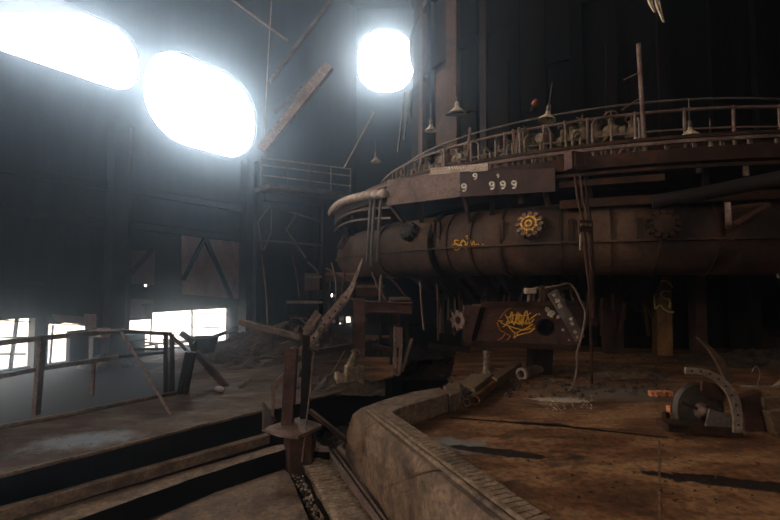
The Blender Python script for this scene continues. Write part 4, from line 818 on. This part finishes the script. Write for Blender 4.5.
tag(MB().tube([K(764, 392, .15), K(768, 402, .1)], .022, 8).build('yellow_stub', OCH), 'short ochre stub beside the pale conduit', 'stub')
tag(MB().bar(K(776, 388, .4), K(800, 366, .4), .06).build('scrap_bar', WOOD), 'short bar leaning out of the right edge', 'scrap')
tag(MB().tube(stroke([K(757, 386, .2), K(760, 374, .2), K(756, 366, .2), K(752, 372, .2)]), .006, 6).build('curled_wire', RUSTL), 'thin curled wire above the rusty sheet at right', 'wire')
# right background posts and white edge bits
q = P(755, 345); tag(MB().bar(V((q.x, q.y, 0)), V((q.x, q.y, 1.2)), .25, .2).build('narrow_cabinet', STEELL), 'dim narrow upright cabinet in the dark at right', 'cabinet')
tag(MB().tube([D(775, 233, 8), D(778, 278, 8)], .02).build('thin_frame_bar', PALE), 'thin pale upright bar at the right picture edge', 'bar')
tag(MB().tube([D(758, 264, 8), D(792, 260, 8)], .008).build('thin_wire', PALE), 'thin pale wire crossing the upright bar at the right edge', 'wire')
# expansion joints and groove on the right floor
tag(MB().ext([P(x, y, .004) for x, y in [(450, 417), (560, 425), (668, 437), (668, 438), (560, 426.5), (450, 418)]], (0, 0, -.006)).build('floor_joint', BLACKM), 'thin dark expansion joint across the right floor', 'joint')
tag(MB().ext([P(x, y, .004) for x, y in [(658.5, 440), (660, 440), (661, 530), (658, 530)]], (0, 0, -.006)).build('floor_joint', CONC), 'faint pale joint running toward the camera on the right floor', 'joint')

for x0, y0, x1, y1, Y in [(332, 262, 336, 300, 10), (345, 270, 341, 312, 10), (372, 272, 386, 300, 9), (388, 276, 405, 296, 9.2), (262, 256, 268, 330, 12), (292, 250, 300, 300, 12), (420, 280, 424, 330, 9.5), (437, 284, 438, 340, 9.5), (308, 262, 320, 276, 11), (300, 318, 316, 330, 10.5), (290, 318, 308, 318, 10.5), (340, 296, 356, 300, 10), (325, 268, 356, 284, 10.5)]:
    tag(MB().tube(stroke([D(x0, y0, Y), D((x0 + x1) / 2 + random.uniform(-2, 2), (y0 + y1) / 2, Y), D(x1, y1, Y)]), .025, 6).build('hanging_pipe', random.choice([RUSTL, RUSTR, STEELL])), 'thin rusty pipe or cable among the dark machinery left of the furnace base', 'pipe', 'thin pipes in the dark machinery')
# ================================================================ LIGHT
w = bpy.data.worlds.new('world'); SC.world = w; w.use_nodes = True
bg = w.node_tree.nodes['Background']; bg.inputs[0].default_value = (1, .91, .81, 1); bg.inputs[1].default_value = 16
def portal(c, u, v, su, sv):          # u,v in-plane axes; light points along -z = into the hall
    l = bpy.data.lights.new('daylight portal', 'AREA'); l.shape = 'RECTANGLE'; l.size = su; l.size_y = sv; l.cycles.is_portal = True
    o = bpy.data.objects.new('daylight_portal', l); COL.objects.link(o); u = V(u).normalized(); v = V(v).normalized(); z = u.cross(v)
    o.matrix_world = Matrix.Translation(V(c)) @ Matrix((u, v, z)).transposed().to_4x4()
for h in LOWH + CLH:
    c = wo + WU * ((h[0] + h[1]) / 2) + V((0, 0, (h[2] + h[3]) / 2)) - WN * .3
    portal(c, -WU, (0, 0, 1), h[1] - h[0] + .2, h[3] - h[2] + .2)
h = BH[0]; portal((bx + (h[0] + h[1]) / 2, 27.35, (h[2] + h[3]) / 2), (-1, 0, 0), (0, 0, 1), h[1] - h[0], h[3] - h[2])
h = FH[0]; portal((wo.x - 1 + (h[0] + h[1]) / 2, -10.3, (h[2] + h[3]) / 2), (1, 0, 0), (0, 0, 1), h[1] - h[0], h[3] - h[2])  # portal for the added opening behind the camera
hz = bpy.data.materials.new('haze'); hz.use_nodes = True; nt = hz.node_tree; nt.nodes.remove(nt.nodes['Principled BSDF'])
vs = nt.nodes.new('ShaderNodeVolumeScatter'); vs.inputs['Density'].default_value = .002; vs.inputs['Anisotropy'].default_value = .88; vs.inputs['Color'].default_value = (.6, .76, 1, 1)
v2 = nt.nodes.new('ShaderNodeVolumeScatter'); v2.inputs['Density'].default_value = .009; v2.inputs['Anisotropy'].default_value = .94; v2.inputs['Color'].default_value = (.5, .72, 1, 1)
asd = nt.nodes.new('ShaderNodeAddShader'); nt.links.new(vs.outputs[0], asd.inputs[0]); nt.links.new(v2.outputs[0], asd.inputs[1])
nt.links.new(asd.outputs[0], nt.nodes['Material Output'].inputs['Volume'])
hb = MB().ext([wo + V((-.6, -.6, LOW - .4)), V((19, wo.y - .6, LOW - .4)), V((19, 28, LOW - .4)), V((bx - .8, 28, LOW - .4))], (0, 0, 20.5)).build('bloom_haze', hz, origin=(0, 0, 0))  # added scattering volume that imitates lens bloom
tag(hb, 'thin haze volume added for lens glow around the bright openings', 'haze', None, 'stuff')
for o in bpy.data.objects:
    if 'o0' in o: del o['o0']
vsn = SC.view_settings; vsn.view_transform = 'Standard'; vsn.look = 'None'; vsn.gamma = 1; vsn.use_curve_mapping = False; vsn.exposure = 0
vsn.exposure = .42
SC.cycles.volume_bounces = 1; SC.cycles.max_bounces = 8; SC.cycles.sample_clamp_indirect = 6
